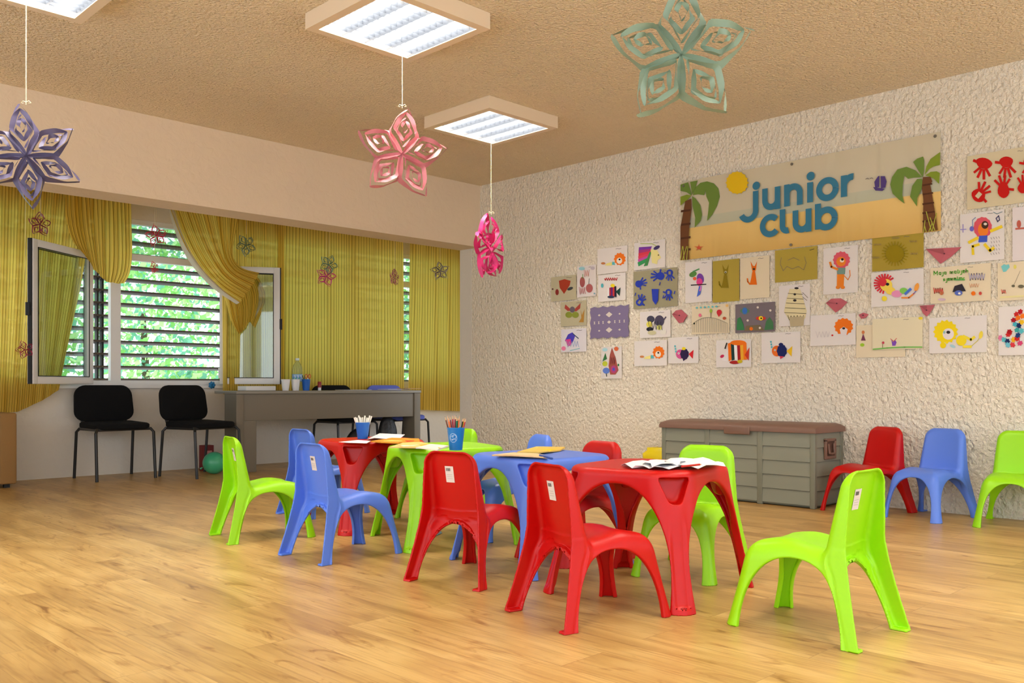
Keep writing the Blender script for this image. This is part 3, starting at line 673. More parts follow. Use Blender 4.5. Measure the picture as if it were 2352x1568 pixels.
def on_desk(u, dy=.2):
    p0, p1 = DM @ Vector((0, dy, .75)), DM @ Vector((1, dy, .75)); k = (u-CU)/F; vx, vy = k*SA+CA, -k*CA+SA
    ex, ey = (p1-p0).x, (p1-p0).y; den = ex*vy-ey*vx; s = (-(p0.x*vy-p0.y*vx))/den; return p0+(p1-p0)*s
p = on_desk(592, .28); b = MB(); b.rbox((-.16, -.1, 0), (.14, .1, .045), paint((232, 230, 226)), .006); o = b.build('white_box'); o.location = p+Vector((0, 0, .0005)); o.rotation_euler.z = da; tag(o, 'flat white box on the left end of the desk under the casement', 'box')
for u, lab in ((656, 'white plastic cup on the desk, left one of the pair'), (679, 'white plastic cup on the desk, in front of the water bottle')):
    p = on_desk(u, .14); t = thing('white_cup', lab, 'cup', p, 0, 'white cups on the desk'); m = mat('white_cup_plastic', (226, 226, 226), .3)
    b = MB(); b.lathe([(.001, .003), (.028, .003), (.039, .108), (.041, .110), (.043, .106), (.030, 0), (.001, 0)], m, 24, cap=False); b.build('body', t)
    b = MB(); b.tube([(.043*math.cos(q), .043*math.sin(q), .107) for q in [2*PI*k/24 for k in range(25)]], .0022, m, 6); b.build('rim', t)
# bottle
p = on_desk(683, .27); t = thing('water_bottle', 'tall clear plastic water bottle with a blue and green label on the desk', 'bottle', p)
PT = mat('clear_plastic', (235, 245, 246), .05); PT.node_tree.nodes['Principled BSDF'].inputs['Transmission Weight'].default_value = .95; PT.node_tree.nodes['Principled BSDF'].inputs['IOR'].default_value = 1.15
b = MB(); b.lathe([(.001, .004), (.045, 0), (.050, .012), (.050, .07), (.047, .078), (.050, .086), (.050, .16), (.047, .168), (.050, .176), (.049, .215), (.040, .25), (.022, .278), (.0165, .285), (.0165, .300), (.001, .300)], PT, 32, cap=False); b.build('bottle_body', t)
b = MB(); b.lathe([(.0505, .09), (.0507, .16)], mat('bottle_label', (150, 190, 225), .5), 32, cap=False); b.build('bottle_label', t); b = MB()
for k in range(9):
    a = math.atan2(-p.y, -p.x)-.9+.2*k; rr = .0512
    b.add([(rr*math.cos(a+s*.07), rr*math.sin(a+s*.07), .105+.012*(k % 3)+zz) for s, zz in ((-1, 0), (1, .004), (1, .026), (-1, .02))], [(0, 1, 2, 3)], [paint((80, 190, 70)), paint((60, 110, 190)), paint((235, 240, 245))][k % 3])
b.build('label_print', t)
b = MB(); b.lathe([(.001, .320), (.018, .320), (.019, .316), (.019, .298), (.001, .298)], mat('cap_white', (225, 232, 232), .4), 20, cap=False); b.build('cap', t)
p = on_desk(703, .16); cup('pen_cup', 'blue cup holding scissors and pens on the desk', p, .031, .042, .112, (30, 100, 190))
t = thing('scissors', 'red handled scissors standing in the blue cup on the desk', 'scissors', p+Vector((0, 0, .005))); sr = mat('scissor_red', (205, 60, 40), .4)
for s in (-1, 1):
    b = MB(); cc = RV*(.018+.016*s)+Vector((0, 0, .135)); b.tube([cc+RV*.012*math.cos(q)+Vector((0, 0, .020*math.sin(q))) for q in [2*PI*k/14 for k in range(15)]], .0035, sr, 6); b.build('handle_loop', t)
b = MB(); b.tube([(0, 0, 0), RV*.02+Vector((0, 0, .118))], [.002, .006], mat('steel', (180, 180, 185), .25, metal=1), 6); b.build('blades', t)
for s, cn in ((-.01, 'green'), (-.022, 'black')):
    stick('pen', '%s pen standing in the blue cup on the desk' % cn, 'pen', p+Vector((0, 0, .004)), p+RV*s*1.6+Vector((0, 0, .15)), .004, pm[cn])
p = on_desk(734, .14); t = thing('glue_stick', 'small glue stick with dark red cap standing on the desk', 'glue stick', p)
b = MB(); b.lathe([(.001, 0), (.016, 0), (.016, .03), (.001, .03)], mat('glue_white', (225, 225, 225), .4), 20); b.build('tube', t)
b = MB(); b.lathe([(.001, .030), (.019, .030), (.019, .085), (.017, .088), (.001, .088)], mat('glue_cap', (140, 30, 30), .4), 20); b.build('cap', t)
for i, (u, dy, w_, c_, lab) in enumerate([(812, .15, .16, (205, 205, 205), 'grey sheet of paper flat on the middle of the desk'), (905, .22, .15, (222, 222, 228), 'white sheets of paper on the right half of the desk'), (940, .16, .10, (196, 160, 120), 'tan folder lying on the right end of the desk')]):
    p = on_desk(u, dy); b = MB(); b.rbox((-w_, -.09, 0), (w_, .09, .006), paint(c_), .001); o = b.build('papers'); o.location = p+Vector((0, 0, .0006+i*.0062)); o.rotation_euler.z = da+[0, .12, -.1][i]; tag(o, lab, 'paper')
# black bags
def lump(name, label, cat, loc, s, m, seed):
    R2 = random.Random(seed); b = MB(); rings = []; nz, na = 12, 28; ph = [R2.uniform(0, 6) for _ in range(6)]
    for k in range(nz+1):
        f = k/nz; rr = math.sin(PI*min(max(f*.94+.05, .0), 1))**.55
        rings.append([Vector((s[0]*rr*math.cos(a)*(1+.10*math.sin(3*a+ph[0]+4*f)+.05*math.sin(7*a+ph[1]-6*f)), s[1]*rr*math.sin(a)*(1+.10*math.sin(2*a+ph[2]+5*f)+.05*math.sin(9*a+ph[3])), s[2]*f)) for a in [2*PI*q/na for q in range(na)]])
    b.loft(rings, m); o = b.build(name, ang=180); o.location = loc; return tag(o, label, cat)
KB = mat('black_bag_nylon', (22, 21, 22), .5, bump=(18, .6, .02))
lump('black_bag', 'large black bag under the right end of the desk', 'bag', (5.66, 7.54, 0), (.11, .08, .50), KB, 1)
lump('black_bag', 'smaller black bag on the floor under the desk behind the cup of straws', 'bag', (5.30, 7.57, 0), (.15, .09, .36), KB, 2)
# balloon + red box
p = floor_pt(492, 1088); t = thing('balloon', 'deflating green balloon on the floor beside the black chair', 'balloon', (p.x, p.y, 0))
BG = mat('green_rubber', (70, 176, 128), .3); b = MB(); rings = []
for k in range(17):
    th = PI*k/16; rings.append([Vector((.101*math.sin(th)*math.cos(a)+.0, .101*math.sin(th)*math.sin(a), .100-.100*math.cos(th))) for a in [2*PI*q/32 for q in range(32)]])
b.loft(rings[1:-1], BG); b.build('skin', t)
b = MB(); e = -RV*.098-FV*.02+Vector((0, 0, .06)); b.tube([e, e-RV*.012-Vector((0, 0, .006)), e-RV*.018-Vector((0, 0, .012))], [.004, .007, .011], BG, 10); b.build('knot', t)
t = thing('red_box', 'small dark red box on the floor behind the green balloon', 'box', (3.90, 8.0, 0)); b = MB(); b.rbox((-.05, -.05, 0), (.05, .05, .24), mat('dark_red_card', (120, 28, 24), .6), .004); b.build('carton', t); b = MB(); b.box((-.03, -.0515, .14), (.03, -.0502, .19), paint((205, 140, 130))); b.build('front_mark', t, smooth=False)
# blue ornament on sill
p = on_y(487, 884, YW-.05); t = thing('ribbon_rosette', 'small blue ribbon rosette hanging at the right corner of the open window sill', 'ornament', p); b = MB(); bl = mat('blue_ribbon', (30, 120, 170), .5)
for k in range(7):
    a = 2*PI*k/7; c = Vector((math.cos(a), 0, math.sin(a)))*.026; b.tube([(0, 0, 0), c*.6+Vector((0, -.012, 0)), c, c*.5+Vector((0, .012, 0)), (0, 0, 0)], [.004, .010, .012, .010, .004], bl, 8)
b.build('petals', t)
# sofa
t = thing('sofa', 'tan upholstered sofa end cut by the left edge, below the curtain', 'sofa', (.9, 7.72, 0)); TF = mat('tan_upholstery', (150, 112, 62), .85, bump=(120, .4, .002))
w = 1.30
b = MB(); b.rbox((0, .02, .04), (w, .48, .34), TF, .03); b.build('base', t)
b = MB(); b.rbox((0, .30, .3), (w, .50, .585), TF, .05); b.build('backrest', t)
b = MB(); b.rbox((w-.12, 0, .03), (w, .50, .585), TF, .015); b.build('armrest', t)
b = MB(); b.rbox((.0, -.01, .33), (w-.125, .31, .43), TF, .04); b.build('seat_cushion', t)
for x in (.05, w-.08):
    b = MB(); b.box((x, .04, 0), (x+.04, .08, .045), DK); b.build('foot', t, smooth=False)

# ------------------------------------------------------------------ curtains
CM = curtain_mat(); CL = curtain_mat('curtain_lining', (214, 204, 184), (180, 165, 130), .45, False)
def interp(pts, t):
    """point on a polyline at normalised arc length"""
    P = [Vector((*p, 0)) for p in pts]; L = [0]
    for i in range(1, len(P)): L.append(L[-1]+(P[i]-P[i-1]).length)
    s = t*L[-1]
    for i in range(1, len(P)):
        if s <= L[i]+1e-9:
            f = (s-L[i-1])/max(L[i]-L[i-1], 1e-9); q = P[i-1].lerp(P[i], f); return q.x, q.y
    return pts[-1]
def smooth_poly(pts, n=3):
    for _ in range(n):
        q = [pts[0]]
        for a, c in zip(pts[:-1], pts[1:]):
            q += [(a[0]*.75+c[0]*.25, a[1]*.75+c[1]*.25), (a[0]*.25+c[0]*.75, a[1]*.25+c[1]*.75)]
        pts = q+[pts[-1]]
    return pts
def cloth(name, left, right, y, nfold, amp, parent=None, ns=140, nt=70, M=CM, uvw=None, uv0=0, gather=0, seed=0, mids=None, yfn=None):
    """drape hung between two side edges (photo points on the plane y); folds run down the cloth"""
    cols = [(0, smooth_poly(left))]+[(m[0], smooth_poly(m[1])) for m in (mids or [])]+[(1, smooth_poly(right))]
    R2 = random.Random(seed); ph = [R2.uniform(0, 6.28) for _ in range(5)]; vs = []; uvs = []
    w0 = uvw or (on_y(*right[0], y)-on_y(*left[0], y)).length*1.35
    for j in range(nt+1):
        t = j/nt; row = [(s, on_y(*interp(c, t), y)) for s, c in cols]
        for i in range(ns+1):
            s = i/ns
            for k in range(len(row)-1):
                if s <= row[k+1][0]+1e-9: break
            f = (s-row[k][0])/(row[k+1][0]-row[k][0]); q = row[k][1].lerp(row[k+1][1], f)
            sw = s+.02*math.sin(3*t+ph[0])
            dy = amp*(.6*math.sin(2*PI*nfold*sw+ph[1]+.5*math.sin(4*t+ph[2]))+.3*math.sin(2*PI*nfold*2.3*sw+ph[3])+.25*math.sin(2*PI*nfold*.37*sw+ph[4]))
            dy *= (1+gather*t)
            if yfn: dy += yfn(s, t)
            vs.append((q.x+.25*dy, q.y+dy, q.z)); uvs.append((uv0+s*w0, t*2))
    fs = [(j*(ns+1)+i, (j+1)*(ns+1)+i, (j+1)*(ns+1)+i+1, j*(ns+1)+i+1) for j in range(nt) for i in range(ns)]
    me = bpy.data.meshes.new(name); me.from_pydata(vs, [], fs); me.materials.append(M); me.update()
    me.polygons.foreach_set('use_smooth', [True]*len(fs)); uvl = me.uv_layers.new(name='UVMap')
    li = np.empty(len(me.loops), int); me.loops.foreach_get('vertex_index', li); uvl.data.foreach_set('uv', np.array(uvs)[li].ravel())
    o = bpy.data.objects.new(name, me); C.objects.link(o)
    if parent: o.parent = parent
    return o
YC = 8.08
gc = 'yellow striped curtains at the window'
c = thing('curtain', 'yellow striped curtain at far left, lifted over the open casement', 'curtain', (0, 0, 0), 0, gc)
cloth('hanging_panel', [(-60, 400), (-60, 700), (-60, 955)], [(205, 430), (205, 520), (190, 640), (158, 780), (135, 895)], YC+.08, 7, .035, c,
      mids=[(.45, [(70, 430), (60, 700), (42, 945)]), (.75, [(140, 430), (120, 700), (100, 918)])], seed=1, uvw=2.2)
cloth('draped_swag', [(150, 435), (150, 500), (165, 560), (195, 590)], [(300, 440), (302, 520), (304, 580), (297, 630), (283, 652)], YC-.05, 5, .03, c,
      mids=[(.28, [(190, 435), (195, 520), (205, 580), (214, 622)]), (.6, [(240, 438), (242, 540), (240, 620), (240, 648)]), (.85, [(280, 438), (285, 540), (284, 620), (268, 652)])], seed=2, uvw=1.0,
      yfn=lambda s, t: -.22*max(0, t-.45)**1.2*(1-s*.6))
c = thing('curtain', 'yellow striped curtain gathered over the top of the right casement, pale lining showing', 'curtain', (0, 0, 0), 0, gc)
cloth('gathered_panel', [(388, 478), (410, 540), (440, 605), (485, 665), (535, 702)], [(548, 490), (540, 540), (528, 590), (545, 620), (582, 632)], YC-.12, 5, .04, c, seed=3, uvw=1.7, ns=160,
      mids=[(.5, [(455, 485), (478, 560), (500, 610), (520, 640), (560, 668)])], yfn=lambda s, t: -.22*t*t)
cloth('lining_edge', [(386, 474), (400, 530), (425, 595), (475, 662), (530, 703)], [(402, 484), (418, 540), (446, 600), (492, 660), (538, 698)], YC-.15, 1, .006, c, M=CL, ns=8, seed=4, yfn=lambda s, t: -.22*t*t)
cloth('bunched_cloth', [(503, 628), (508, 665), (520, 700), (527, 735), (548, 768)], [(575, 626), (598, 640), (612, 684), (598, 722), (585, 752)], YC-.02, 5, .022, c, seed=5, uvw=1.3, ns=90, mids=[(.5, [(540, 622), (552, 670), (560, 712), (557, 760)]), (.72, [(558, 624), (578, 668), (580, 705), (574, 738)])])
cloth('hanging_panel', [(505, 480), (510, 650), (512, 905)], [(652, 500), (652, 650), (652, 928)], YC+.08, 4, .03, c, seed=6, uvw=1.8)
c = thing('curtain', 'long yellow striped curtain hanging straight down behind the desk', 'curtain', (0, 0, 0), 0, gc)
cloth('hanging_panel', [(640, 500), (638, 700), (636, 928)], [(928, 545), (929, 700), (930, 934)], YC+.085, 4, .030, c, seed=7, uvw=2.6, ns=220)
c = thing('curtain', 'yellow striped curtain farthest right beside the white pillar', 'curtain', (0, 0, 0), 0, gc)
cloth('hanging_panel', [(943, 545), (940, 700), (936, 940)], [(1085, 560), (1085, 700), (1085, 945)], YC+.085, 4, .03, c, seed=8, uvw=1.7)

# ------------------------------------------------------------------ paper stars
def ribbon(b, pts, half, m):
    vs = []
    for p, w in zip(pts, half): vs += [p-w, p+w]
    b.add(vs, [(2*i, 2*i+1, 2*i+3, 2*i+2) for i in range(len(pts)-1)], m)
def star(label, cen, R, rgb, yaw=0, n=5, roll=0, top=None, loops=4, depth=.02, group='folded paper stars hanging from the ceiling', lite=False, seed=0):
    m = mat('paper_%d_%d_%d' % rgb, rgb, .45, .5); R2 = random.Random(seed)
    t = thing('paper_star', label, 'paper star', cen, 0, group)
    fx = (RV*math.cos(yaw)+FV*math.sin(yaw)); nz = Vector((-fx.y, fx.x, 0)); up = Vector((0, 0, 1))
    for k in range(n):
        a = PI/2+2*PI*k/n+roll; e = fx*math.cos(a)+up*math.sin(a); q = -fx*math.sin(a)+up*math.cos(a)
        b = MB(); rho = .45; hw = rho*math.tan(PI/n)*.97
        for L in range(loops):
            s = 1-.245*L; cx = .50+.03*L; sg = 1 if L % 2 == 0 else -1; w0 = R*.060*(1-.10*L)
            for side in (-1, 1):
                P = [(cx-cx*s, 0), (cx-cx*s+.30*s, .60*hw*s), (rho*s+cx*(1-s), hw*s), (cx+(.80-cx)*s, .55*hw*s), (cx+(1-cx)*s, 0)]
                if L == 0: P[-1] = (1.0+R2.uniform(-.03, .05), R2.uniform(-.02, .02))
                nn = 16; pts = []; ws = []
                for i in range(nn+1):
                    f = i/nn; x, y = interp(P, f); bow = math.sin(PI*f)
                    dz = sg*depth*R/.24*(.3+.8*bow)*(1 if side > 0 else .85)-(0 if L else -.01*R/.24)
                    c = e*(x*R)+q*(side*y*R)+nz*dz; tilt = .55*math.sin(2*PI*f+side*.6)+.6*sg
                    ws.append((nz*math.cos(tilt)+q*side*math.sin(tilt))*w0*(.35+.65*min(1, 3*bow+.12))); pts.append(c)
                ribbon(b, pts, ws, m)
        b.build('petal', t, ang=60)
    if top:
        b = MB(); st = mat('cotton_string', (222, 205, 165), .8); z1 = top-cen.z; b.tube([(0, 0, R*.97), (0, 0, z1)], .0022 if not lite else .0012, st, 6); b.build('string', t)
        if not lite:
            b = MB()
            for s in (-1, 1): b.tube([(0, 0, R*1.02), RV*s*.014+Vector((0, 0, R*1.05)), RV*s*.024+Vector((0, 0, R*1.01)), RV*s*.012+Vector((0, 0, R*1.0))], .002, st, 6)
            b.build('bow', t)
    return t
star('pale green paper star hanging nearest, cut by the top edge', at_depth(1566, 122, 2.92), .235, (134, 156, 134), -.10, 5, .0, ZC-.002, seed=1)
star('dusty pink paper star hanging below the top centre light', at_depth(924, 352, 4.915), .255, (196, 118, 126), .30, 5, -.10, ZC-.088, seed=2)
star('grey violet paper star with many points at far left', at_depth(60, 356, 4.33), .25, (92, 86, 118), .45, 6, .12, ZC-.088, seed=3)
star('magenta paper star seen edge-on below the rear light', at_depth(1128, 570, 6.70), .26, (214, 40, 116), 1.25, 5, .1, ZC-.088, seed=4, depth=.035)
gs = 'small paper stars hanging in front of the window'
for i, (u, v, px, rgb, yaw, lab) in enumerate([
    (93, 515, 29, (130, 50, 60), 1.1, 'small dark red paper star in front of the far left curtain'),
    (359, 541, 27, (196, 30, 58), .2, 'small crimson paper star hanging before the louvred window'),
    (355, 614, 15, (200, 60, 70), 1.3, 'tiny red paper star seen edge-on below the crimson one'),
    (566, 563, 26, (96, 112, 84), .8, 'small dark green paper star in front of the gathered curtain'),
    (756, 607, 24, (100, 130, 110), .7, 'small grey green paper star just above the magenta one'),
    (750, 634, 25, (205, 40, 130), .5, 'small magenta paper star in front of the long curtain'),
    (907, 637, 20, (180, 110, 110), 1.2, 'small dusty pink paper star near the right edge of the long curtain'),
    (1011, 622, 23, (120, 106, 112), .1, 'small grey paper star in front of the rightmost curtain'),
    (58, 803, 22, (150, 36, 70), 1.0, 'small dark red paper star low on the far left curtain')]):
    p = on_y(u, v, 7.0+.32*(i % 2)); d = p.x*CA+p.y*SA; R = px*d/F
    star(lab, p, R, rgb, yaw, 5, .2*i, ZC-.002, 3, .03, gs, True, seed=10+i)

# ------------------------------------------------------------------ wall art (flat sheets on the right wall)
class Art:
    def __init__(s, name, label, cat, group, base=.010): s.b = MB(); s.n = 0; s.info = (name, label, cat, group); s.base = base
    def P(s, u, v, o): a, z = on_wall(u, v); return (XR-o, -a, z)
    def sheet(s, uv, col, th=.0018, warp=0.0):
        n = len(uv); m = paint(col) if isinstance(col, tuple) else col
        f = [s.P(u, v, s.base+th+warp*math.sin(i*2.3)) for i, (u, v) in enumerate(uv)]; k = [s.P(u, v, s.base) for u, v in uv]
        c = s.P(sum(p[0] for p in uv)/n, sum(p[1] for p in uv)/n, s.base+th)
        s.b.add(f+k+[c], [(i, 2*n, (i+1) % n) for i in range(n)]+[(i, (i+1) % n, n+(i+1) % n, n+i) for i in range(n)]+[tuple(n+i for i in range(n))], m); s.top = s.base+th+abs(warp)
    def poly(s, uv, col):
        s.n += 1; o = s.top+.0005+.00022*s.n; s.b.add([s.P(u, v, o) for u, v in uv], [tuple(range(len(uv)))], paint(col))
    def blob(s, cx, cy, rx, ry, col, jag=0, n=18, rot=0):
        q = []
        for k in range(n):
            a = 2*PI*k/n; f = 1+(jag if k % 2 else -jag); x, y = rx*f*math.cos(a), ry*f*math.sin(a)
            q.append((cx+x*math.cos(rot)-y*math.sin(rot), cy+x*math.sin(rot)+y*math.cos(rot)))
        s.n += 1; o = s.top+.0005+.00022*s.n; vs = [s.P(u, v, o) for u, v in q]+[s.P(cx, cy, o)]
        s.b.add(vs, [(k, (k+1) % n, n) for k in range(n)], paint(col))
    def line(s, uv, w, col, closed=False):
        s.n += 1; o = s.top+.0005+.00022*s.n; pts = list(uv)+([uv[0]] if closed else []); vs = []; fs = []
        for (x0, y0), (x1, y1) in zip(pts[:-1], pts[1:]):
            dx, dy = x1-x0, y1-y0; l = math.hypot(dx, dy) or 1; nx, ny = -dy/l*w/2, dx/l*w/2; ex, ey = dx/l*w*.3, dy/l*w*.3; k = len(vs)
            vs += [s.P(x0+nx-ex, y0+ny-ey, o), s.P(x0-nx-ex, y0-ny-ey, o), s.P(x1-nx+ex, y1-ny+ey, o), s.P(x1+nx+ex, y1+ny+ey, o)]; fs.append((k, k+1, k+2, k+3))
        s.b.add(vs, fs, paint(col))
    def scrib(s, cx, cy, rx, ry, col, n=8, w=1.2, seed=0):
        R2 = random.Random(seed); s.line([(cx-rx+2*rx*i/n, cy+(ry if i % 2 else -ry)*R2.uniform(.6, 1)) for i in range(n+1)], w, col)
    def done(s):
        nm, lab, cat, g = s.info; o = s.b.build(nm, smooth=False); return tag(o, lab, cat, g)
SLP = lambda v: (v-HV)/(-870.0)*-1                         # lines on this wall run to the left vanishing point
def quad(u0, u1, v0, v1, roll=0):
    """upright sheet on the wall: horizontal edges follow the wall's perspective"""
    uc = (u0+u1)/2; f = lambda u, v: HV+(v-HV)*(u+870)/(uc+870)
    return [(u0, f(u0, v0)+roll), (u1, f(u1, v0)-roll), (u1+roll*.6, f(u1, v1)-roll), (u0+roll*.6, f(u0, v1)+roll)]
WHT = (226, 220, 216); CRM = (226, 212, 182); OLV = (176, 156, 66); TAN = (190, 182, 152)
gp = "children's drawings on the textured wall"
def poster(label, box, col, fn, cat='drawing', roll=0, name='drawing', base=.010):
    a = Art(name, label, cat, gp, base); a.sheet(quad(*box, roll), col, warp=.0012)
    if name == 'drawing' and col != OLV:
        u = box[0]+(box[1]-box[0])*.62; v = box[2]+4; a.line([(u, v), (u+4, v-1), (u+7, v), (u+12, v-1)], .9, (110, 105, 105))
    fn(a); return a.done()
ORG = (236, 118, 30); NAVY = (30, 40, 90); TEAL = (90, 185, 195); PNK = (222, 110, 140); YEL = (238, 214, 40); GRN = (90, 150, 70); RED = (200, 40, 40); BLU = (60, 80, 190)
def carrot(a):
    a.poly([(1286, 645), (1299, 641), (1313, 645), (1311, 655), (1298, 675), (1288, 661)], (168, 62, 40)); a.blob(1282, 671, 4, 7, (140, 50, 45)); a.blob(1312, 663, 7, 3.4, (70, 72, 74), rot=-.4); a.blob(1272, 664, 2, 2, (100, 60, 60))
poster('tan sheet with a red carrot shape, leftmost of the wall drawings', (1268, 1325, 634, 690), TAN, carrot)
def berries(a):
    a.blob(1340, 648, 6, 12, (168, 90, 90)); a.blob(1356, 662, 8, 10, (172, 96, 96)); a.scrib(1340, 668, 7, 9, (190, 120, 120), 7); a.scrib(1350, 628, 6, 9, (210, 140, 130), 6, 1); a.blob(1339, 617, 7, 4, (150, 200, 210)); a.blob(1364, 616, 5, 4, (190, 180, 190)); a.line([(1341, 630), (1341, 640)], 1.4, GRN); a.line([(1356, 640), (1355, 652)], 1.4, (120, 120, 120)); a.blob(1368, 674, 2, 2, (130, 170, 190))
poster('narrow white drawing of red strawberries with blue clouds', (1328, 1371, 610, 681), (222, 214, 212), berries)
def lion_small(cx, cy):
    def f(a):
        a.blob(cx, cy, 13, 14, ORG, .09, 22); a.blob(cx-1, cy+4, 6.5, 7, (240, 228, 214)); a.blob(cx-.5, cy+1, 2.2, 2.2, (30, 30, 30)); a.poly([(cx-12, cy+7), (cx-17, cy+6), (cx-18, cy+13), (cx-11, cy+14)], TEAL)
        a.poly([(cx-18, cy+7), (cx-30, cy+10), (cx-34, cy+15), (cx-18, cy+15)], (236, 226, 140)); a.blob(cx-38, cy+10, 5, 2.6, (200, 130, 80))
    return f
poster('white drawing of an orange lion lying down, at the top left of the group', (1374, 1443, 568, 627), WHT, lion_small(1426, 595))
def chief(a):
    cols = [(120, 60, 170), (170, 60, 130), (215, 60, 80), (220, 70, 100), (200, 80, 170), (60, 150, 90)]
    for k, c in enumerate(cols):
        a.poly([(1500-k*1.5, 566+k*5), (1470-k*.6, 568+k*7), (1469, 577+k*7), (1496-k*.5, 574+k*5)], c)
    a.poly([(1500, 575), (1490, 610), (1481, 612), (1494, 580)], (70, 140, 80)); a.poly([(1497, 573), (1512, 575), (1521, 592), (1513, 598), (1512, 607), (1500, 604)], (232, 222, 150))
    a.blob(1511, 569, 8, 4, (70, 60, 110), rot=-.5); a.blob(1515, 586, 1.5, 1.5, (40, 40, 40)); a.line([(1474, 560), (1500, 560), (1510, 565)], 1.6, (170, 190, 90))
poster('white drawing of a figure wearing a purple and red feather headdress', (1459, 1530, 554, 617), WHT, chief)
def fishtext(a):
    for k in range(6): a.line([(1391+k*5, 640), (1393+k*5, 644), (1395+k*5, 638)], 1.8, (190, 50, 50))
    for k, c in enumerate([(240, 240, 240), (170, 40, 60), (90, 40, 120), (200, 60, 60), (40, 40, 60)]): a.poly([(1398+k*4, 662-k), (1402+k*4, 661-k), (1403+k*4, 682), (1398+k*4, 682)], c)
    a.blob(1410, 656, 5, 4, YEL); a.poly([(1417, 670), (1428, 660), (1426, 680)], (30, 70, 60)); a.blob(1386, 656, 3, 5, TEAL); a.blob(1406, 682, 8, 3, (50, 60, 90))
poster('white drawing of a striped fish under red lettering', (1376, 1439, 629, 691), WHT, fishtext)
def hand(a, cx, cy, s, rot, col, palm=(1, 1.1), hollow=None):
    ca, sa = math.cos(rot), math.sin(rot); R = lambda x, y: (cx+s*(x*ca-y*sa), cy+s*(x*sa+y*ca))
    q = [R(palm[0]*math.cos(t)*(1+.08*math.sin(3*t)), palm[1]*math.sin(t)) for t in [2*PI*k/16 for k in range(16)]]; a.poly(q, col)
    for ang, l0, l1, w in ((-.62, .95, 2.05, .40), (-.22, 1.0, 2.35, .42), (.16, 1.0, 2.3, .40), (.52, .95, 2.0, .36), (1.45, .8, 1.6, .42)):
        a.line([R(l0*math.sin(ang), -l0*math.cos(ang)), R(l1*math.sin(ang*1.1), -l1*math.cos(ang*1.1))], w*s, col)
    if hollow: a.poly([R(x*.35, y*.5) for x, y in ((-1, -1), (1, -1), (1, 1), (-1, 1))], hollow)
def bluehands(a):
    c = (45, 65, 175)
    hand(a, 1470, 652, 8, 1.25, c); hand(a, 1519, 634, 9, -1.5, c); hand(a, 1541, 627, 7.5, PI, c, hollow=(150, 145, 115)); hand(a, 1472, 694, 8, .55, c, hollow=(150, 145, 115))
    a.poly([(1500, 664), (1516, 664), (1515, 690), (1509, 700), (1502, 690)], c); hand(a, 1539, 672, 7.5, PI+.1, c, hollow=(150, 145, 115))
    for x, y in ((1518, 652), (1526, 682), (1462, 676), (1552, 672)): a.line([(x, y+3), (x+2, y-3)], 2.2, c)
poster('grey sheet covered with blue hand prints', (1457, 1558, 619, 706), (158, 152, 122), bluehands, 'hand print')
def parrot(a):
    a.blob(1594, 630, 9, 6, (90, 140, 70), rot=-.4); a.line([(1594, 624), (1608, 618)], 3, (80, 150, 90)); a.blob(1611, 640, 8, 12, (120, 70, 170), rot=-.2); a.blob(1609, 648, 7, 9, (220, 70, 140)); a.blob(1598, 640, 4, 4, (235, 100, 60)); a.line([(1590, 655), (1624, 653)], 2.4, (40, 35, 35)); a.poly([(1608, 657), (1615, 657), (1611, 676), (1603, 682)], (80, 110, 210)); a.line([(1613, 658), (1610, 668)], 2.5, (230, 120, 170))
poster('white drawing of a purple and green parrot on a perch', (1576, 1637, 600, 694), WHT, parrot)
def dog(cx, cy, body, face):
    def f(a):
        a.poly([(cx-4, cy-2), (cx-7, cy-20), (cx-1, cy-9), (cx+3, cy-9), (cx+8, cy-20), (cx+6, cy-2), (cx+3, cy+5), (cx-2, cy+5)], body); a.blob(cx+1, cy-2, 3, 2.6, face); a.blob(cx+1, cy-1, 1.3, 1.2, (40, 40, 30))
        a.poly([(cx-3, cy+5), (cx+4, cy+5), (cx+8, cy+34), (cx-9, cy+34), (cx-5, cy+18)], body); a.line([(cx-8, cy+33), (cx-13, cy+27), (cx-14, cy+20)], 3, body)
    return f
poster('olive sheet with a darker olive sitting dog', (1639, 1700, 597, 693), OLV, dog(1668, 627, (138, 120, 26), (190, 186, 150)))
poster('cream sheet with an orange sitting dog', (1702, 1769, 590, 685), CRM, dog(1733, 620, (230, 112, 26), (90, 60, 30)))
def butterfly(a):
    a.poly([(1317, 714), (1301, 699), (1299, 708), (1306, 714)], (170, 70, 60)); a.poly([(1318, 714), (1336, 696), (1335, 708), (1326, 715)], (170, 70, 60)); a.blob(1317, 711, 6, 7, (110, 100, 110)); a.blob(1309, 723, 8, 7, (140, 150, 60)); a.blob(1324, 723, 8, 7, (140, 150, 60)); a.poly([(1336, 710), (1339, 724), (1345, 710), (1343, 740), (1332, 740), (1338, 730)], (178, 132, 60))
poster('tan sheet with a red and green butterfly and a small dog', (1290, 1349, 692, 748), TAN, butterfly)
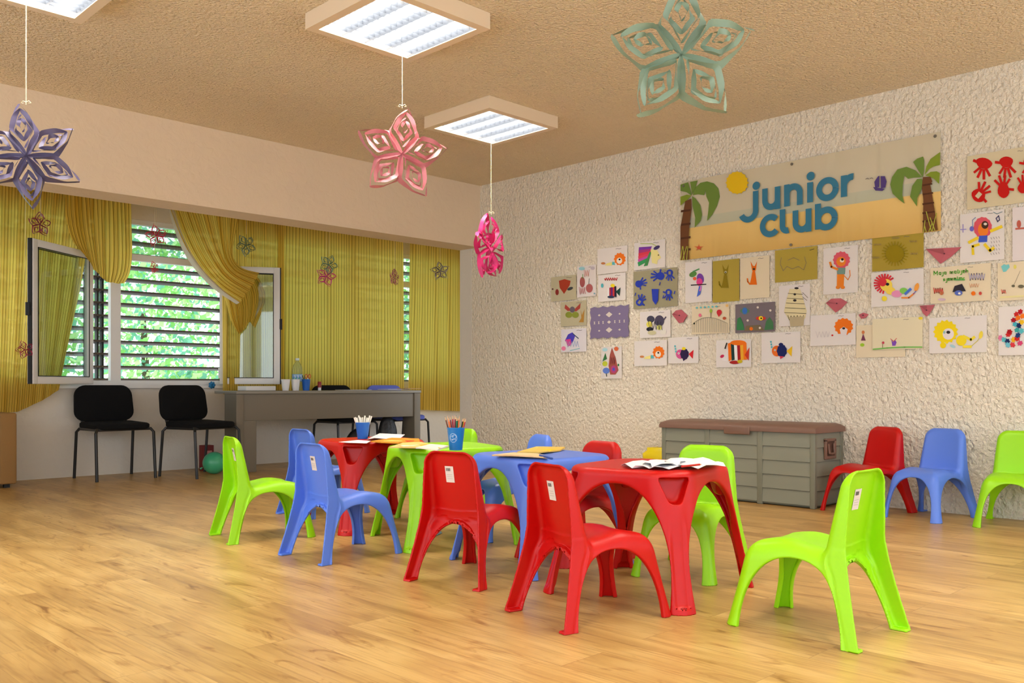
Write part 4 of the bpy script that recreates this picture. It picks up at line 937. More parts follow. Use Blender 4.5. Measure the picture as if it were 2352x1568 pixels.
# cut purple sheet
a = Art('paper_cutout', 'purple paper sheet with scalloped edge and diamond cut-outs', 'paper cut-out', None); q = quad(1357, 1447, 702, 777)
def bil(x, y): (p0, p1, p2, p3) = q; return (p0[0]*(1-x)*(1-y)+p1[0]*x*(1-y)+p2[0]*x*y+p3[0]*(1-x)*y, p0[1]*(1-x)*(1-y)+p1[1]*x*(1-y)+p2[1]*x*y+p3[1]*(1-x)*y)
out = [bil(i/9, -.0 if i % 2 else .045) for i in range(10)]
out += [bil(1.0+.03*math.sin(3*PI*i/12)**2-.03, i/12) for i in range(1, 12)]+[bil(1-i/9, 1 if i % 2 else .955) for i in range(10)]+[bil(.0-.03*math.sin(3*PI*i/12)**2+.03, 1-i/12) for i in range(1, 12)]
a.sheet(out, (128, 116, 150)); wl = (218, 210, 200)
for x, y, s in ((.49, .27, .085), (.49, .5, .05), (.49, .74, .085), (.24, .27, .035), (.76, .27, .03), (.24, .75, .03), (.76, .75, .035)): a.poly([bil(x-s, y), bil(x, y-s), bil(x+s, y), bil(x, y+s)], wl)
for x in (.12, .23, .34, .64, .76, .88): a.poly([bil(x-.02, .46), bil(x+.02, .46), bil(x+.008, .5), bil(x+.022, .54), bil(x-.02, .54), bil(x-.006, .5)], wl)
a.done()
def bw(a):
    a.blob(1497, 733, 9, 8, (70, 70, 90)); a.blob(1494, 745, 7, 7, (225, 215, 90)); a.blob(1517, 737, 11, 13, (80, 74, 96)); a.blob(1495, 756, 8, 5, (40, 40, 50)); a.blob(1517, 752, 6, 6, (200, 200, 110)); a.line([(1524, 738), (1532, 728)], 3, (80, 74, 96)); a.blob(1500, 764, 10, 5, (206, 200, 160)); a.blob(1526, 762, 7, 6, (226, 224, 214)); a.scrib(1508, 748, 16, 12, (60, 60, 70), 9, 1)
poster('white drawing in black and yellow blots below the blue hand prints', (1472, 1542, 714, 775), WHT, bw)
def folded(label, pts, col=(190, 100, 110)):
    a = Art('folded_paper', label, 'folded paper', 'pink folded paper shapes on the wall'); a.sheet(pts, col, .004, .004); k = len(pts)//2; cx = sum(p[0] for p in pts)/len(pts); cy = sum(p[1] for p in pts)/len(pts)
    a.poly([pts[0], ((pts[0][0]+pts[1][0])/2, (pts[0][1]+pts[1][1])/2+2), (cx, cy)], tuple(int(c*.85) for c in col)); a.blob(cx, cy-1, 1.8, 1.5, (90, 50, 60)); a.done()
folded('pink folded paper fan beside the drawing of a fence', [(1546, 722), (1555, 713), (1567, 711), (1581, 724), (1571, 740), (1561, 742)])
folded('large pink paper triangle at the right of the sun drawing', [(2128, 572), (2210, 568), (2186, 590), (2162, 606)])
folded('pink folded paper fan under the pink-maned lion', [(1899, 696), (1912, 686), (1933, 685), (1948, 694), (1935, 708), (1921, 718)])
folded('small pink paper shape between the lion drawings', [(1974, 723), (1985, 718), (1997, 722), (1990, 730), (1980, 732)])
folded('pink paper triangle under the green lettered drawing', [(2114, 702), (2149, 700), (2138, 718), (2130, 727), (2122, 720)])
def fence(a):
    P = [(1594+k*4.2, 745-16*math.sin(PI*(k/19)**.8*.95)) for k in range(20)]
    for x, y in P: a.line([(x, y), (x, 763)], .9, (150, 145, 130))
    a.line(P, 1, (150, 145, 130)); a.blob(1655, 717, 6, 6, (205, 50, 60)); a.poly([(1649, 719), (1661, 719), (1654, 728)], (205, 50, 60)); a.blob(1611, 724, 3.5, 4, PNK); a.blob(1636, 714, 3, 5, (160, 190, 70)); a.line([(1636, 718), (1636, 730)], 1.4, (90, 80, 60)); a.blob(1667, 731, 4, 3.5, (190, 90, 60))
    for k in range(6): a.blob(1604+k*9, 707-k*.6, 2.6, 2.2, (110, 190, 195))
    a.blob(1673, 702, 3, 3, (235, 190, 110)); a.blob(1598, 743, 2, 2, (50, 60, 50))
poster('cream drawing of a fence with hearts and bunting', (1591, 1677, 700, 766), CRM, fence)
def aquarium(a):
    a.blob(1713, 714, 8, 8, (70, 120, 170)); a.blob(1713, 714, 11, 6, (90, 130, 100), n=10); a.blob(1713, 714, 6, 6, (60, 110, 190)); a.poly([(1694, 758), (1696, 732), (1703, 728), (1710, 745), (1712, 758)], (60, 130, 80)); a.poly([(1758, 758), (1762, 738), (1770, 728), (1778, 740), (1779, 756)], (70, 120, 80)); a.poly([(1712, 760), (1716, 748), (1748, 746), (1758, 759)], (120, 105, 80)); a.blob(1750, 731, 12, 5, (200, 60, 50), n=8); a.blob(1750, 731, 5, 5, YEL); a.blob(1751, 731, 2, 2, (40, 40, 40)); a.blob(1728, 755, 4, 4, ORG)
    for x, y in ((1743, 706), (1720, 736), (1748, 753), (1772, 713)): a.blob(x, y, 2.6, 2.6, (224, 214, 200))
poster('grey violet sheet with a fish tank scene in green and blue', (1691, 1782, 696, 763), (120, 110, 116), aquarium)
def ice(a):
    a.poly([(1307, 768), (1317, 763), (1324, 770), (1318, 786), (1309, 792), (1300, 782)], (80, 70, 190)); a.poly([(1301, 780), (1313, 778), (1315, 792), (1306, 796)], (220, 70, 150)); a.blob(1297, 800, 5, 5, (235, 130, 170)); a.line([(1318, 766), (1331, 777)], 2, (60, 80, 110)); a.scrib(1318, 790, 14, 8, (150, 170, 215), 9, 1); a.line([(1312, 805), (1334, 800)], 1.2, TEAL)
poster('white drawing with a purple and pink popsicle bird at lower left', (1291, 1349, 755, 808), (224, 220, 226), ice)
def tower(a):
    a.poly([(1408, 798), (1416, 820), (1423, 850), (1416, 860), (1404, 860), (1400, 840), (1403, 815)], (170, 90, 80)); a.blob(1412, 848, 7, 9, (180, 70, 130), n=10); a.blob(1412, 848, 3, 4, (90, 90, 190)); a.blob(1418, 801, 5, 5, (214, 110, 70)); a.blob(1392, 803, 6, 4, (170, 215, 225)); a.poly([(1393, 810), (1397, 824), (1386, 830)], (60, 120, 70)); a.blob(1392, 835, 6, 6, (190, 200, 60)); a.blob(1395, 851, 8, 7, (100, 130, 210)); a.blob(1423, 838, 2, 3, (60, 130, 80)); a.line([(1395, 858), (1396, 864)], 2, (50, 60, 60)); a.scrib(1410, 828, 6, 10, (120, 60, 60), 6, 1)
poster('narrow white drawing of a red tower and colourful figures, lowest on the left', (1383, 1430, 796, 869), WHT, tower)
poster('white drawing of an orange lion lying down, in the bottom row', (1459, 1534, 782, 840), WHT, lion_small(1515, 809))
def fish(cx, cy, head, body, tail, fin, s=1, third=None):
    def f(a):
        a.poly([(cx+13*s, cy), (cx+26*s, cy-11*s), (cx+24*s, cy+12*s)], tail); a.blob(cx-8*s, cy, 11*s, 12*s, head); a.blob(cx+3*s, cy, 11*s, 14*s, body, .05); a.blob(cx+1*s, cy-14*s, 5*s, 4*s, fin); a.blob(cx-12*s, cy-2*s, 2.2, 2.2, (235, 235, 235)); a.blob(cx-12*s, cy-2*s, 1, 1, (20, 20, 20)); a.poly([(cx-2*s, cy+11*s), (cx+8*s, cy+12*s), (cx, cy+18*s)], third or body)
        for k in range(3): a.blob(cx-21*s+k, cy-20*s+k*6, 2, 2.4, TEAL)
    return f
poster('white drawing of a pink and navy fish with a red tail', (1537, 1606, 774, 834), WHT, fish(1572, 813, (214, 90, 150), (48, 36, 76), (210, 40, 50), YEL, .9))
def stripes(a):
    a.poly([(1658, 820), (1676, 800), (1672, 830), (1662, 828)], (230, 226, 226)); a.blob(1661, 818, 5, 3.5, (200, 50, 90), rot=-.5)
    for k, c in enumerate([ORG, (30, 60, 60), (240, 240, 240), (170, 30, 40), (235, 170, 50), ORG]): a.poly([(1674+k*7, 789-(k % 3)), (1682+k*7, 786+(k % 2)), (1683+k*7, 826), (1676+k*7, 830-(k % 3)*2)], c)
    a.blob(1698, 787, 18, 6, ORG); a.blob(1690, 832, 12, 4, (170, 40, 40)); a.poly([(1713, 815), (1724, 797), (1722, 828)], (200, 60, 40)); a.blob(1702, 830, 6, 4, (200, 180, 40)); a.line([(1672, 788), (1668, 800)], 3, (40, 35, 35))
poster('white drawing of a big orange fish with dark and red stripes', (1647, 1727, 780, 843), WHT, stripes)
poster('white drawing of an orange and navy fish with a yellow tail', (1751, 1840, 763, 833), WHT, fish(1795, 806, (230, 112, 40), (28, 38, 96), (236, 190, 40), (28, 38, 96), 1.05, (200, 60, 80)))
def greyzig(a):
    a.line([(1797, 592), (1794, 606), (1801, 622), (1810, 612), (1822, 618), (1836, 612), (1848, 620), (1854, 604), (1850, 590)], 1.2, (138, 126, 96)); a.line([(1812, 598), (1825, 592), (1838, 598)], 1.2, (138, 126, 96)); a.line([(1872, 572), (1862, 575)], 1.2, (60, 55, 40))
poster('olive sheet with a faint grey pencil outline under the banner', (1782, 1879, 570, 645), OLV, greyzig)
def standing_lion(cx, cy, mane, bodyc, shirt):
    def f(a):
        a.poly([(cx-9, cy+14), (cx+8, cy+14), (cx+6, cy+62), (cx-10, cy+62)], bodyc); a.blob(cx+1, cy, 19, 19, mane, .06, 26); a.blob(cx, cy+4, 11, 11, bodyc); a.blob(cx+2, cy+2, 5, 4, (240, 225, 205)); a.blob(cx+3, cy-1, 3, 3, (40, 34, 34)); a.poly([(cx-10, cy+18), (cx+10, cy+18), (cx+9, cy+33), (cx-9, cy+33)], shirt)
        a.line([(cx-8, cy+22), (cx-22, cy+16), (cx-25, cy+6)], 5, bodyc); a.line([(cx+7, cy+36), (cx+16, cy+46), (cx+21, cy+36), (cx+20, cy+24)], 1.8, bodyc); a.blob(cx-7, cy+63, 5, 4, bodyc); a.blob(cx+4, cy+63, 5, 4, bodyc)
    return f
poster('white drawing of a standing lion with a pink mane and green shirt', (1893, 1972, 567, 674), WHT, standing_lion(1934, 597, (222, 92, 108), (236, 134, 44), (120, 150, 140)))
def sun(a):
    for k in range(24):
        t = 2*PI*k/24; a.line([(2058+18*math.cos(t), 583+17*math.sin(t)), (2058+30*math.cos(t), 583+28*math.sin(t))], 2.4, (152, 132, 20))
    a.blob(2058, 583, 21, 20, (146, 126, 16), .03, 24)
    for x, y in ((2018, 562), (2014, 592), (2100, 555), (2102, 583), (2060, 547)): a.scrib(x, y, 9, 2.5, (158, 140, 96), 7, 1)
poster('olive sheet with a dark yellow sun, overlapping the banner edge', (2005, 2123, 540, 619), (172, 150, 58), sun)
def ship(a):
    a.poly([(1816, 664), (1840, 664), (1848, 690), (1855, 714), (1852, 730), (1836, 746), (1815, 736), (1803, 716), (1808, 690)], (224, 212, 168))
    for k in range(5): a.line([(1812-k*2, 674+k*11), (1846+k*2, 676+k*11)], 1.1, (70, 62, 50))
    a.scrib(1830, 730, 18, 6, (80, 72, 50), 10, 1.2); a.blob(1832, 662, 5, 2.4, (50, 45, 45)); a.blob(1828, 676, 3, 2.5, (50, 45, 45)); a.blob(1828, 690, 4, 2.8, (60, 52, 52)); a.poly([(1815, 728), (1850, 726), (1848, 748), (1818, 750)], (186, 172, 138)); a.line([(1846, 672), (1858, 684)], 1, (90, 80, 70)); a.line([(1846, 682), (1856, 690)], 1, (90, 80, 70))
poster('tall white drawing of a pale sailing ship like a beehive', (1791, 1862, 654, 748), WHT, ship)
def redlion(a):
    for k in range(14):
        t = PI*.55+PI*1.25*k/13; a.line([(2034+10*math.cos(t), 652+10*math.sin(t)), (2034+24*math.cos(t), 652+22*math.sin(t))], 4, (214, 50, 62))
    a.blob(2038, 655, 14, 14, (240, 214, 90)); a.blob(2030, 648, 9, 10, (214, 56, 66)); a.blob(2041, 653, 4, 3.4, (45, 40, 50)); a.blob(2048, 668, 11, 9, (240, 214, 90)); a.blob(2062, 675, 12, 8, (228, 150, 190)); a.blob(2078, 668, 9, 7, (130, 200, 90)); a.line([(2082, 675), (2094, 664)], 6, (80, 120, 210)); a.line([(2074, 684), (2090, 684), (2102, 674)], 3.5, (236, 140, 60)); a.blob(2108, 660, 5, 10, (238, 160, 70), rot=.3); a.blob(2034, 686, 6, 6, (236, 220, 60)); a.line([(2100, 676), (2107, 668)], 1.4, BLU)
poster('white drawing of a lying lion with a spiky red mane', (2003, 2123, 622, 702), WHT, redlion)
def lettered(a):
    g = (98, 178, 62)
    def st(pts, x, y, s=1, w=1.9): a.line([(x+px*s, y+py*s) for px, py in pts], w, g)
    # "Maja malijeh / sjemetav" in marker strokes
    x, y = 2147, 632
    for gl, adv in (([(0, 0), (0, -9), (4, -3), (8, -9), (8, 0)], 11), ([(5, 0), (1, -1), (1, -5), (5, -5), (5, 0)], 7), ([(3, -5), (3, 3), (0, 4)], 5), ([(5, 0), (1, -1), (1, -5), (5, -5), (5, 0)], 14),
                    ([(0, 0), (0, -5), (3, -4), (3, 0), (3, -4), (6, -5), (6, 0)], 9), ([(5, 0), (1, -1), (1, -5), (5, -5), (5, 0)], 7), ([(2, -8), (2, 0), (4, 0)], 5), ([(1, -5), (1, 0)], 3), ([(3, -5), (3, 3), (0, 4)], 5), ([(1, -3), (5, -3), (4, -5), (1, -5), (1, 0), (5, 0)], 7), ([(1, -8), (1, 0), (1, -4), (5, -4), (5, 0)], 8)):
        st(gl, x, y); x += adv; y -= adv*.085
    x, y = 2168, 645
    for gl, adv in (([(5, -5), (1, -4), (5, -1), (1, 0)], 7), ([(3, -5), (3, 4), (0, 5)], 5), ([(1, -3), (5, -3), (4, -5), (1, -5), (1, 0), (5, 0)], 7), ([(0, 0), (0, -5), (3, -4), (3, 0), (3, -4), (6, -5), (6, 0)], 9), ([(1, -3), (5, -3), (4, -5), (1, -5), (1, 0), (5, 0)], 7), ([(2, -8), (2, 0), (4, 0)], 6), ([(5, 0), (1, -1), (1, -5), (5, -5), (5, 0)], 7), ([(0, -5), (3, 0), (6, -5)], 7)):
        st(gl, x, y, .9); x += adv*.9; y -= adv*.06
    a.poly([(2190, 671), (2195, 657), (2212, 652), (2221, 669)], (50, 46, 56)); a.blob(2204, 673, 9, 6, (90, 110, 190)); a.blob(2206, 674, 3, 2.4, (235, 230, 225)); a.scrib(2158, 668, 11, 7, (214, 90, 76), 9, 2); a.blob(2165, 674, 4, 4, (190, 110, 70)); a.blob(2238, 674, 5, 5, ORG); a.blob(2254, 674, 3.5, 4, (205, 80, 70)); a.scrib(2246, 636, 18, 9, (178, 172, 196), 12, 2); a.scrib(2240, 656, 11, 5, (225, 160, 120), 8, 1); a.blob(2166, 688, 9, 3, (206, 180, 198)); a.line([(2196, 643), (2218, 643)], 3, (90, 170, 90))
poster('cream drawing with green hand lettering above a dark animal', (2139, 2277, 610, 694), CRM, lettered)
def musiclion(a):
    a.blob(2259, 523, 21, 24, (218, 88, 102), .03, 26); a.blob(2260, 528, 12, 16, (236, 128, 44)); a.blob(2264, 517, 8, 9, (70, 46, 36)); a.blob(2265, 515, 4, 3, (232, 220, 205)); a.poly([(2251, 542), (2270, 541), (2269, 556), (2249, 557)], (66, 92, 200)); a.line([(2278, 531), (2302, 521)], 7, (238, 208, 50)); a.line([(2247, 547), (2228, 557)], 7, (238, 208, 50)); a.line([(2250, 562), (2236, 566), (2237, 584)], 6, (238, 208, 50)); a.line([(2264, 562), (2276, 576), (2284, 570)], 7, (238, 208, 50)); a.blob(2234, 526, 5, 6, (110, 106, 200)); a.line([(2236, 522), (2236, 506), (2243, 500)], 1.6, (120, 140, 180)); a.line([(2214, 516), (2214, 534)], 2, (150, 140, 205)); a.line([(2208, 528), (2221, 527)], 2, (150, 140, 205)); a.line([(2294, 510), (2290, 502), (2296, 496), (2298, 506), (2293, 509)], 2.2, (80, 80, 120)); a.line([(2284, 488), (2292, 492), (2304, 487)], 1.6, (110, 140, 150))
    for r in range(5):
        for k in range(4): a.line([(2278+k*6+(r % 2), 546+r*9-k*.8), (2280+k*6, 550+r*9-k*.8)], 1, (120, 112, 112))
poster('white drawing of a red-maned lion with music notes at right', (2207, 2308, 487, 600), WHT, musiclion)
def redhands(a):
    c = (200, 28, 22); pc = (210, 198, 162)
    hand(a, 2262, 376, 15, PI+.25, c, (1.25, .85)); hand(a, 2313, 373, 15, PI-.05, c, (1.05, .85)); hand(a, 2250, 449, 14, .7, c, (1.15, 1.1), pc); hand(a, 2307, 437, 14, -.05, c, (.95, 1.35)); hand(a, 2352, 432, 12, .2, c); hand(a, 2366, 376, 13, PI, c)
poster('large cream sheet covered with red hand prints at the upper right', (2223, 2410, 344, 470), (214, 202, 168), redhands, 'hand print')
poster('white sheet with a brown shape at the right edge beside the music lion', (2327, 2420, 472, 596), (222, 214, 214), lambda a: (a.blob(2342, 515, 5, 9, (190, 96, 80)), a.line([(2335, 526), (2360, 524)], 4, (190, 96, 80))))
def heart(a):
    a.poly([(2301, 612), (2308, 607), (2313, 609), (2319, 607), (2321, 614), (2312, 624), (2306, 625)], (120, 198, 200)); a.blob(2333, 613, 3.5, 5, (225, 215, 110), .2); a.line([(2345, 622), (2330, 656)], .9, (160, 150, 130)); a.blob(2329, 657, 4, 3, (110, 104, 84)); a.blob(2347, 658, 7, 4, (110, 104, 84)); a.scrib(2307, 670, 5, 5, (226, 130, 110), 5, 2); a.line([(2300, 683), (2352, 680)], 4, (230, 220, 160))
poster('cream sheet with a turquoise heart at the right edge', (2293, 2410, 600, 688), CRM, heart)
def flowers(a):
    R2 = random.Random(5)
    for x, y, c in ((2336, 722, RED), (2345, 716, (180, 20, 30)), (2350, 726, ORG), (2330, 735, (170, 20, 40)), (2340, 730, ORG), (2348, 740, (236, 190, 40)), (2334, 745, (70, 170, 190)), (2342, 748, NAVY), (2338, 758, (60, 160, 160)), (2348, 760, TEAL), (2318, 768, RED), (2321, 762, (170, 20, 30)), (2300, 776, (220, 120, 160)), (2308, 780, TEAL), (2316, 784, NAVY), (2330, 780, (236, 170, 30)), (2338, 778, RED), (2328, 792, (214, 60, 70)), (2317, 792, (110, 190, 210)), (2345, 788, (210, 70, 120)), (2340, 770, (30, 60, 120))): a.blob(x, y, 6.5, 5.5, c, .2, 12, R2.uniform(0, 3))
poster('white sheet with a bouquet of red, blue and yellow blooms at the right edge', (2295, 2410, 702, 815), WHT, flowers)
def yellowlion(a):
    a.blob(2174, 762, 27, 26, (240, 214, 30), .08, 30); a.blob(2180, 767, 13, 13, (228, 220, 222)); a.blob(2180, 763, 4.6, 3.6, (50, 46, 46)); a.blob(2171, 763, 3, 3.4, (150, 190, 190)); a.blob(2168, 793, 7, 7, (240, 214, 30)); a.blob(2190, 795, 7, 3.4, (170, 205, 215), rot=.4); a.blob(2210, 782, 12, 12, (240, 216, 40), rot=-.5); a.line([(2215, 772), (2232, 780), (2240, 774)], 6, (240, 220, 60)); a.line([(2215, 796), (2232, 796)], 6, (242, 222, 70)); a.line([(2234, 794), (2248, 782), (2254, 770)], 1.4, (210, 200, 80)); a.blob(2255, 769, 4.5, 9, (238, 216, 80), rot=.2)
poster('white drawing of a lying lion coloured bright yellow', (2136, 2268, 727, 810), WHT, yellowlion)
poster('wide cream sheet partly covered by the drawing with a strip of grass', (1968, 2080, 745, 820), CRM, lambda a: (a.blob(1984, 763, 3.5, 4, (214, 130, 80)), a.poly([(1984, 766), (1979, 782), (1990, 782)], (120, 60, 90)), a.blob(1982, 792, 5, 4, (170, 210, 60))), base=.006)
def grass(a):
    a.line([(2008, 802), (2040, 799), (2080, 797), (2120, 797)], 3, (120, 190, 90)); a.line([(2030, 798), (2030, 788)], 1.2, (120, 100, 60)); a.blob(2031, 787, 3, 3, (190, 70, 90)); a.poly([(2050, 780), (2054, 786), (2058, 780), (2062, 786), (2059, 794), (2052, 794)], (130, 80, 190)); a.line([(2048, 778), (2055, 784), (2062, 777)], 1.3, (214, 70, 80)); a.blob(2117, 731, 5, 3.5, (240, 214, 60))
poster('cream sheet with two small tulips on a strip of grass', (2006, 2121, 730, 802), (226, 216, 184), grass, base=.013)
def orangehead(a):
    a.blob(1940, 750, 21, 19, ORG, .07, 26); a.poly([(1931, 756), (1940, 750), (1949, 756), (1946, 770), (1934, 770)], (228, 220, 220)); a.blob(1940, 754, 3.4, 2.6, (45, 40, 45)); a.blob(1914, 770, 2.4, 2, RED); a.scrib(1892, 768, 16, 8, (205, 198, 200), 8, .9)
poster('white drawing of an orange lion head with an uncoloured body', (1863, 1967, 722, 793), WHT, orangehead)

# ------------------------------------------------------------------ banner
a0, zt0 = on_wall(1567, 420); a1, _ = on_wall(2163, 303); zb0 = on_wall(1567, 598)[1]; zb1 = on_wall(2158, 531)[1]; zt1 = on_wall(2163, 303)[1]
BN = bpy.data.materials.new('banner_vinyl'); BN.use_nodes = True; nt = BN.node_tree; N = nt.nodes; Lk = nt.links; bs = N['Principled BSDF']; bs.inputs['Roughness'].default_value = .45
uv = N.new('ShaderNodeUVMap'); sp = N.new('ShaderNodeSeparateXYZ'); Lk.new(uv.outputs[0], sp.inputs[0])
rp = N.new('ShaderNodeValToRGB'); e = rp.color_ramp.elements; rp.color_ramp.interpolation = 'LINEAR'
e[0].position = 0; e[0].color = (*lin((212, 172, 88)), 1); e[1].position = 1; e[1].color = (*lin((206, 196, 168)), 1)
for p_, c_ in ((.28, (230, 194, 114)), (.398, (234, 198, 118)), (.402, (186, 188, 162)), (.52, (190, 192, 168)), (.53, (204, 196, 170))): x = e.new(p_); x.color = (*lin(c_), 1)
Lk.new(sp.outputs[1], rp.inputs[0]); Lk.new(rp.outputs[0], bs.inputs['Base Color'])
nn_ = N.new('ShaderNodeTexNoise'); nn_.inputs['Scale'].default_value = 5; nn_.inputs['Detail'].default_value = 2; bpn = N.new('ShaderNodeBump'); bpn.inputs['Distance'].default_value = .02; bpn.inputs['Strength'].default_value = .5
tcn = N.new('ShaderNodeTexCoord'); mpn = N.new('ShaderNodeMapping'); mpn.inputs['Scale'].default_value = (1, 1.6, .5); Lk.new(tcn.outputs['Object'], mpn.inputs[0]); Lk.new(mpn.outputs[0], nn_.inputs[0]); Lk.new(nn_.outputs['Fac'], bpn.inputs['Height']); Lk.new(bpn.outputs[0], bs.inputs['Normal'])
ban = thing('banner', 'long vinyl banner reading junior club with palm trees and a sun', 'banner', (XR, 0, 0))
def wob(s, t): return .014+.003*math.sin(9*s)+.003*math.sin(4+14*s+2*t)
ns, ntt = 60, 16; vs = []; uvs = []
for j in range(ntt+1):
    for i in range(ns+1):
        s, t = i/ns, j/ntt; zt, zb = zt0+(zt1-zt0)*s, zb0+(zb1-zb0)*s; vs.append((-wob(s, t), -(a0+(a1-a0)*s), zb+(zt-zb)*t)); uvs.append((s, t))
me = bpy.data.meshes.new('banner_sheet'); me.from_pydata(vs, [], [(j*(ns+1)+i, j*(ns+1)+i+1, (j+1)*(ns+1)+i+1, (j+1)*(ns+1)+i) for j in range(ntt) for i in range(ns)]); me.materials.append(BN); me.update()
uvl = me.uv_layers.new(name='UVMap'); li = np.empty(len(me.loops), int); me.loops.foreach_get('vertex_index', li); uvl.data.foreach_set('uv', np.array(uvs)[li].ravel()); me.polygons.foreach_set('use_smooth', [True]*len(me.polygons))
o = bpy.data.objects.new('banner_sheet', me); C.objects.link(o); o.parent = ban
class BArt(Art):
    def P(s, u, v, o): a, z = on_wall(u, v); return (-o, -a, z)
def bart(name): a = BArt(name, '', '', None); a.top = .0225; return a
def bdone(a, name): o = a.b.build(name, ban, smooth=False); return o
Z = lambda x, y: (1540+x/2.897, 280+y/2.897)
def zp(pts): return [Z(x, y) for x, y in pts]
# palms
def fan(a, cx, cy, pts, col): a.poly(zp([(cx, cy)]+pts), col)
a = bart('p'); G1, G2 = (112, 140, 62), (132, 152, 50); BRN, BR2 = (112, 72, 44), (84, 52, 34)
a.poly(zp([(78, 420), (128, 404), (152, 482), (150, 492), (118, 470), (78, 462)]), G1); a.poly(zp([(142, 402), (192, 392), (178, 440), (156, 486)]), G1)
a.poly(zp([(160, 490), (176, 440), (210, 408), (255, 398), (300, 412), (330, 445), (340, 500), (322, 560), (290, 620), (254, 662), (262, 600), (268, 540), (250, 500), (244, 462), (236, 490), (196, 484)]), G1)
a.poly(zp([(156, 496), (178, 512), (210, 556), (222, 620), (212, 660), (172, 706), (176, 640), (158, 560)]), G1); a.poly(zp([(150, 492), (120, 486), (78, 500), (78, 560), (100, 540), (126, 520)]), G2)
a.poly(zp([(150, 512), (110, 530), (90, 640), (78, 700), (78, 922), (136, 916), (130, 800), (138, 690), (152, 580)]), BRN)
for y in (590, 680, 770, 850): a.poly(zp([(82, y), (146, y-8), (144, y+6), (80, y+14)]), BR2)
for x0_, x1_ in ((78, 92), (92, 120), (104, 96), (120, 128)): a.line(zp([(x0_, 920), (x1_, 830)]), 1.6, (176, 178, 70))
bdone(a, 'left_palm_print')
a = bart('p'); 
a.poly(zp([(1688, 372), (1660, 330), (1624, 270), (1650, 248), (1690, 234), (1698, 262), (1696, 330)]), G1); a.poly(zp([(1700, 356), (1712, 300), (1740, 250), (1804, 204), (1802, 290), (1760, 300), (1730, 318)]), G2); a.poly(zp([(1704, 360), (1740, 336), (1780, 332), (1802, 344), (1796, 416), (1760, 380), (1726, 366)]), G2)
a.poly(zp([(1684, 372), (1640, 326), (1580, 302), (1520, 320), (1484, 370), (1472, 420), (1488, 480), (1530, 520), (1566, 546), (1552, 490), (1556, 420), (1566, 360), (1590, 382), (1630, 374)]), G1); a.poly(zp([(1682, 380), (1650, 384), (1618, 430), (1604, 500), (1650, 566), (1652, 510), (1672, 470), (1690, 420)]), G1)
a.poly(zp([(1690, 370), (1740, 368), (1752, 400), (1738, 420), (1748, 470), (1762, 560), (1776, 640), (1788, 722), (1688, 738), (1690, 640), (1692, 520), (1682, 440)]), BRN)
for y in (420, 480, 545, 605, 660): a.poly(zp([(1686, y), (1750+(y-420)*.1, y-10), (1752+(y-420)*.1, y), (1688, y+12)]), BR2)
for x0_, y0_, x1_, y1_ in ((1694, 736, 1704, 660), (1712, 734, 1700, 690), (1746, 728, 1712, 600), (1752, 726, 1780, 610), (1770, 724, 1738, 640), (1730, 730, 1750, 680)): a.line(zp([(x0_, y0_), (x1_, y1_)]), 2, (176, 178, 70))
bdone(a, 'right_palm_print')
a = bart('s'); cu, cv = Z(455, 408)
for k in range(16): t_ = 2*PI*k/16; a.poly([(cu+23*math.cos(t_-.16), cv+23*math.sin(t_-.16)), (cu+27*math.cos(t_), cv+27*math.sin(t_)), (cu+23*math.cos(t_+.16), cv+23*math.sin(t_+.16))], (232, 192, 30))
a.blob(cu, cv, 24, 25, (232, 192, 30), 0, 32); bdone(a, 'sun_print')
a = bart('b'); a.poly(zp([(1366, 402), (1390, 366), (1400, 362), (1398, 436), (1372, 444)]), (84, 66, 128)); a.poly(zp([(1408, 364), (1436, 364), (1448, 400), (1440, 440), (1410, 446)]), (84, 66, 128)); a.poly(zp([(1358, 436), (1436, 448), (1420, 462), (1374, 460)]), (84, 66, 128)); a.line(zp([(1308, 384), (1322, 378), (1332, 384)]), 1.2, (120, 110, 110)); a.line(zp([(1338, 380), (1350, 375), (1358, 382)]), 1.2, (120, 110, 110)); bdone(a, 'sailing_boat_print')
a = bart('f')
for k in range(5): t_ = -PI/2+2*PI*k/5; c_ = Z(200, 838); a.poly([(c_[0]+2.6*math.cos(t_-.6), c_[1]+2.6*math.sin(t_-.6)), (c_[0]+12*math.cos(t_), c_[1]+9*math.sin(t_)), (c_[0]+2.6*math.cos(t_+.6), c_[1]+2.6*math.sin(t_+.6))], (208, 92, 62))
c_ = Z(200, 838); a.blob(c_[0], c_[1], 4, 3.4, (208, 92, 62)); bdone(a, 'starfish_print')
# lettering, drawn in wall metres
INKB = mat('banner_ink', (38, 118, 150), .5); TW = .0435
def letter(name, strokes, dots=()):
    b = MB(); off = [0]
    def pt(a, z): return (-.0255-off[0], -a, z)
    for si, pts in enumerate(strokes):
        n = len(pts); vs = []; off[0] = si*.0006
        for i, (x, z) in enumerate(pts):
            x0_, z0_ = pts[max(i-1, 0)]; x1_, z1_ = pts[min(i+1, n-1)]; dx, dz = x1_-x0_, z1_-z0_; l = math.hypot(dx, dz) or 1
            vs += [pt(x-dz/l*TW/2, z+dx/l*TW/2), pt(x+dz/l*TW/2, z-dx/l*TW/2)]
        b.add(vs, [(2*i, 2*i+1, 2*i+3, 2*i+2) for i in range(n-1)], INKB)
    for x, z, r in dots:
        vs = [pt(x+r*math.cos(2*PI*k/24), z+r*math.sin(2*PI*k/24)) for k in range(24)]; b.add(vs, [tuple(range(24))], INKB)
    b.build(name, ban, smooth=False)
def arc(cx, cz, r, d0, d1, n=24): return [(cx+r*math.cos(math.radians(d0+(d1-d0)*k/n)), cz+r*math.sin(math.radians(d0+(d1-d0)*k/n))) for k in range(n+1)]
def wz(x, y): return on_wall(*Z(x, y))
xh = .150; R0 = xh/2-TW/2
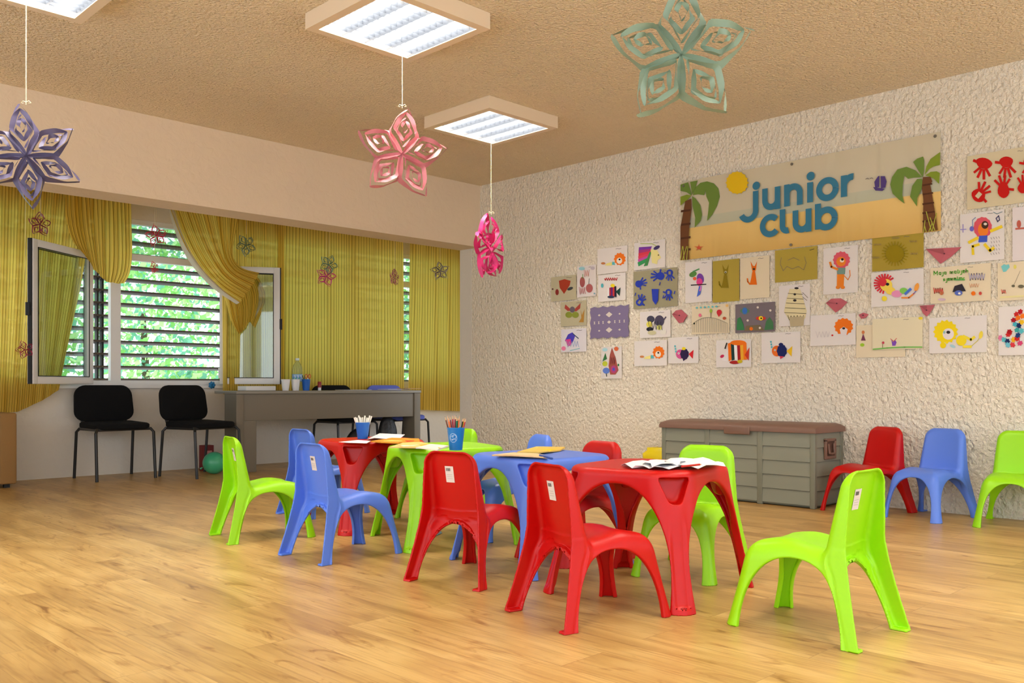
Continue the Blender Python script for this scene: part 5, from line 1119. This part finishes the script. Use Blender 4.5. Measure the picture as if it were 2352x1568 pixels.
# j
ax, _ = wz(578, 500); _, tz = wz(578, 462); _, bz = wz(560, 664); cz = bz+TW/2+R0*1.05; r = R0*1.12
letter('letter_j', [[(ax, tz), (ax, cz)]+arc(ax-r, cz, r, 0, -158)], [(wz(582, 428)[0], wz(582, 428)[1], .030)])
def L_u(name, xl, yt, xr, yb):
    al, zt = wz(xl, yt); ar, _ = wz(xr, yt); _, zb = wz((xl+xr)/2, yb); r = (ar-al)/2; cz = zb+TW/2+r
    letter(name, [[(al, zt), (al, cz)]+arc(al+r, cz, r, 180, 360)+[(ar, zt)], [(ar, zt), (ar, zb)]])
L_u('letter_u', 640, 447, 724, 588)
al, zt = wz(786, 420); ar, _ = wz(872, 410); zb = wz(786, 565)[1]; r = (ar-al)/2; cz = zt-TW/2-r
letter('letter_n', [[(al, zt), (al, zb)], [(al, cz)]+arc(al+r, cz, r, 180, 0)+[(ar, zb-.002)]])
ai, zt = wz(940, 405); zb = wz(940, 538)[1]; letter('letter_i', [[(ai, zt), (ai, zb)]], [(wz(944, 364)[0], wz(944, 364)[1], .030)])
ao, zo = wz(1055, 450); letter('letter_o', [arc(ao, zo, .060, 0, 360, 40)])
ar_, zt = wz(1165, 360); zb = wz(1165, 502)[1]; r = .058; letter('letter_r', [[(ar_, zt), (ar_, zb)], [(ar_, zt-.075)]+arc(ar_+r, zt-.075, r, 180, 82)])
ac, zc_ = wz(676, 692); letter('letter_c', [arc(ac, zc_, .062, 42, 322, 32)])
al, zt = wz(757, 585); zb = wz(757, 738)[1]; letter('letter_l', [[(al, zt), (al, zb+.045)]+arc(al+.035, zb+.045, .035, 180, 290, 12)])
L_u('letter_u', 843, 592, 930, 738)
ab, zt = wz(992, 548); zb = wz(992, 718)[1]; cb, zcb = wz(1048, 648); letter('letter_b', [[(ab, zt), (ab, zb)], arc(ab+.062, zb+.068, .060, 0, 360, 40)])
for u, v in ((1822, 378), (2151, 314), (1820, 563), (1574, 428)):
    b = MB(); a_, z_ = on_wall(u, v); M = Matrix.Translation((-.016, -a_, z_)) @ Matrix.Rotation(-PI/2, 4, 'Y'); b.lathe([(.001, .012), (.008, .012), (.010, .009), (.010, .006)], mat('eyelet_steel', (130, 126, 118), .3, metal=.8), 14, M, False); b.build('eyelet', ban)

# ------------------------------------------------------------------ daylight
wd = bpy.data.worlds.new('daylight'); S.world = wd; wd.use_nodes = True; bg = wd.node_tree.nodes['Background']
bg.inputs[0].default_value = (*lin((232, 240, 250)), 1); bg.inputs[1].default_value = 3.2
for nm, loc, rot, sx, sy in (('portal_left', (X0-.11, (Y0+YB0)/2, 1.4), (0, -PI/2, 0), 2.1, YB0-Y0), ('portal_back', ((X0+XR)/2, Y0-.11, 1.4), (PI/2, 0, 0), XR-X0, 2.1), ('portal_window', (3.0, YW+.16, 1.57), (-PI/2, 0, 0), 8.6, 1.53)):
    ld = bpy.data.lights.new(nm, 'AREA'); ld.shape = 'RECTANGLE'; ld.size = sx; ld.size_y = sy; ld.cycles.is_portal = True
    lo_ = bpy.data.objects.new(nm, ld); C.objects.link(lo_); lo_.location = loc; lo_.rotation_euler = rot
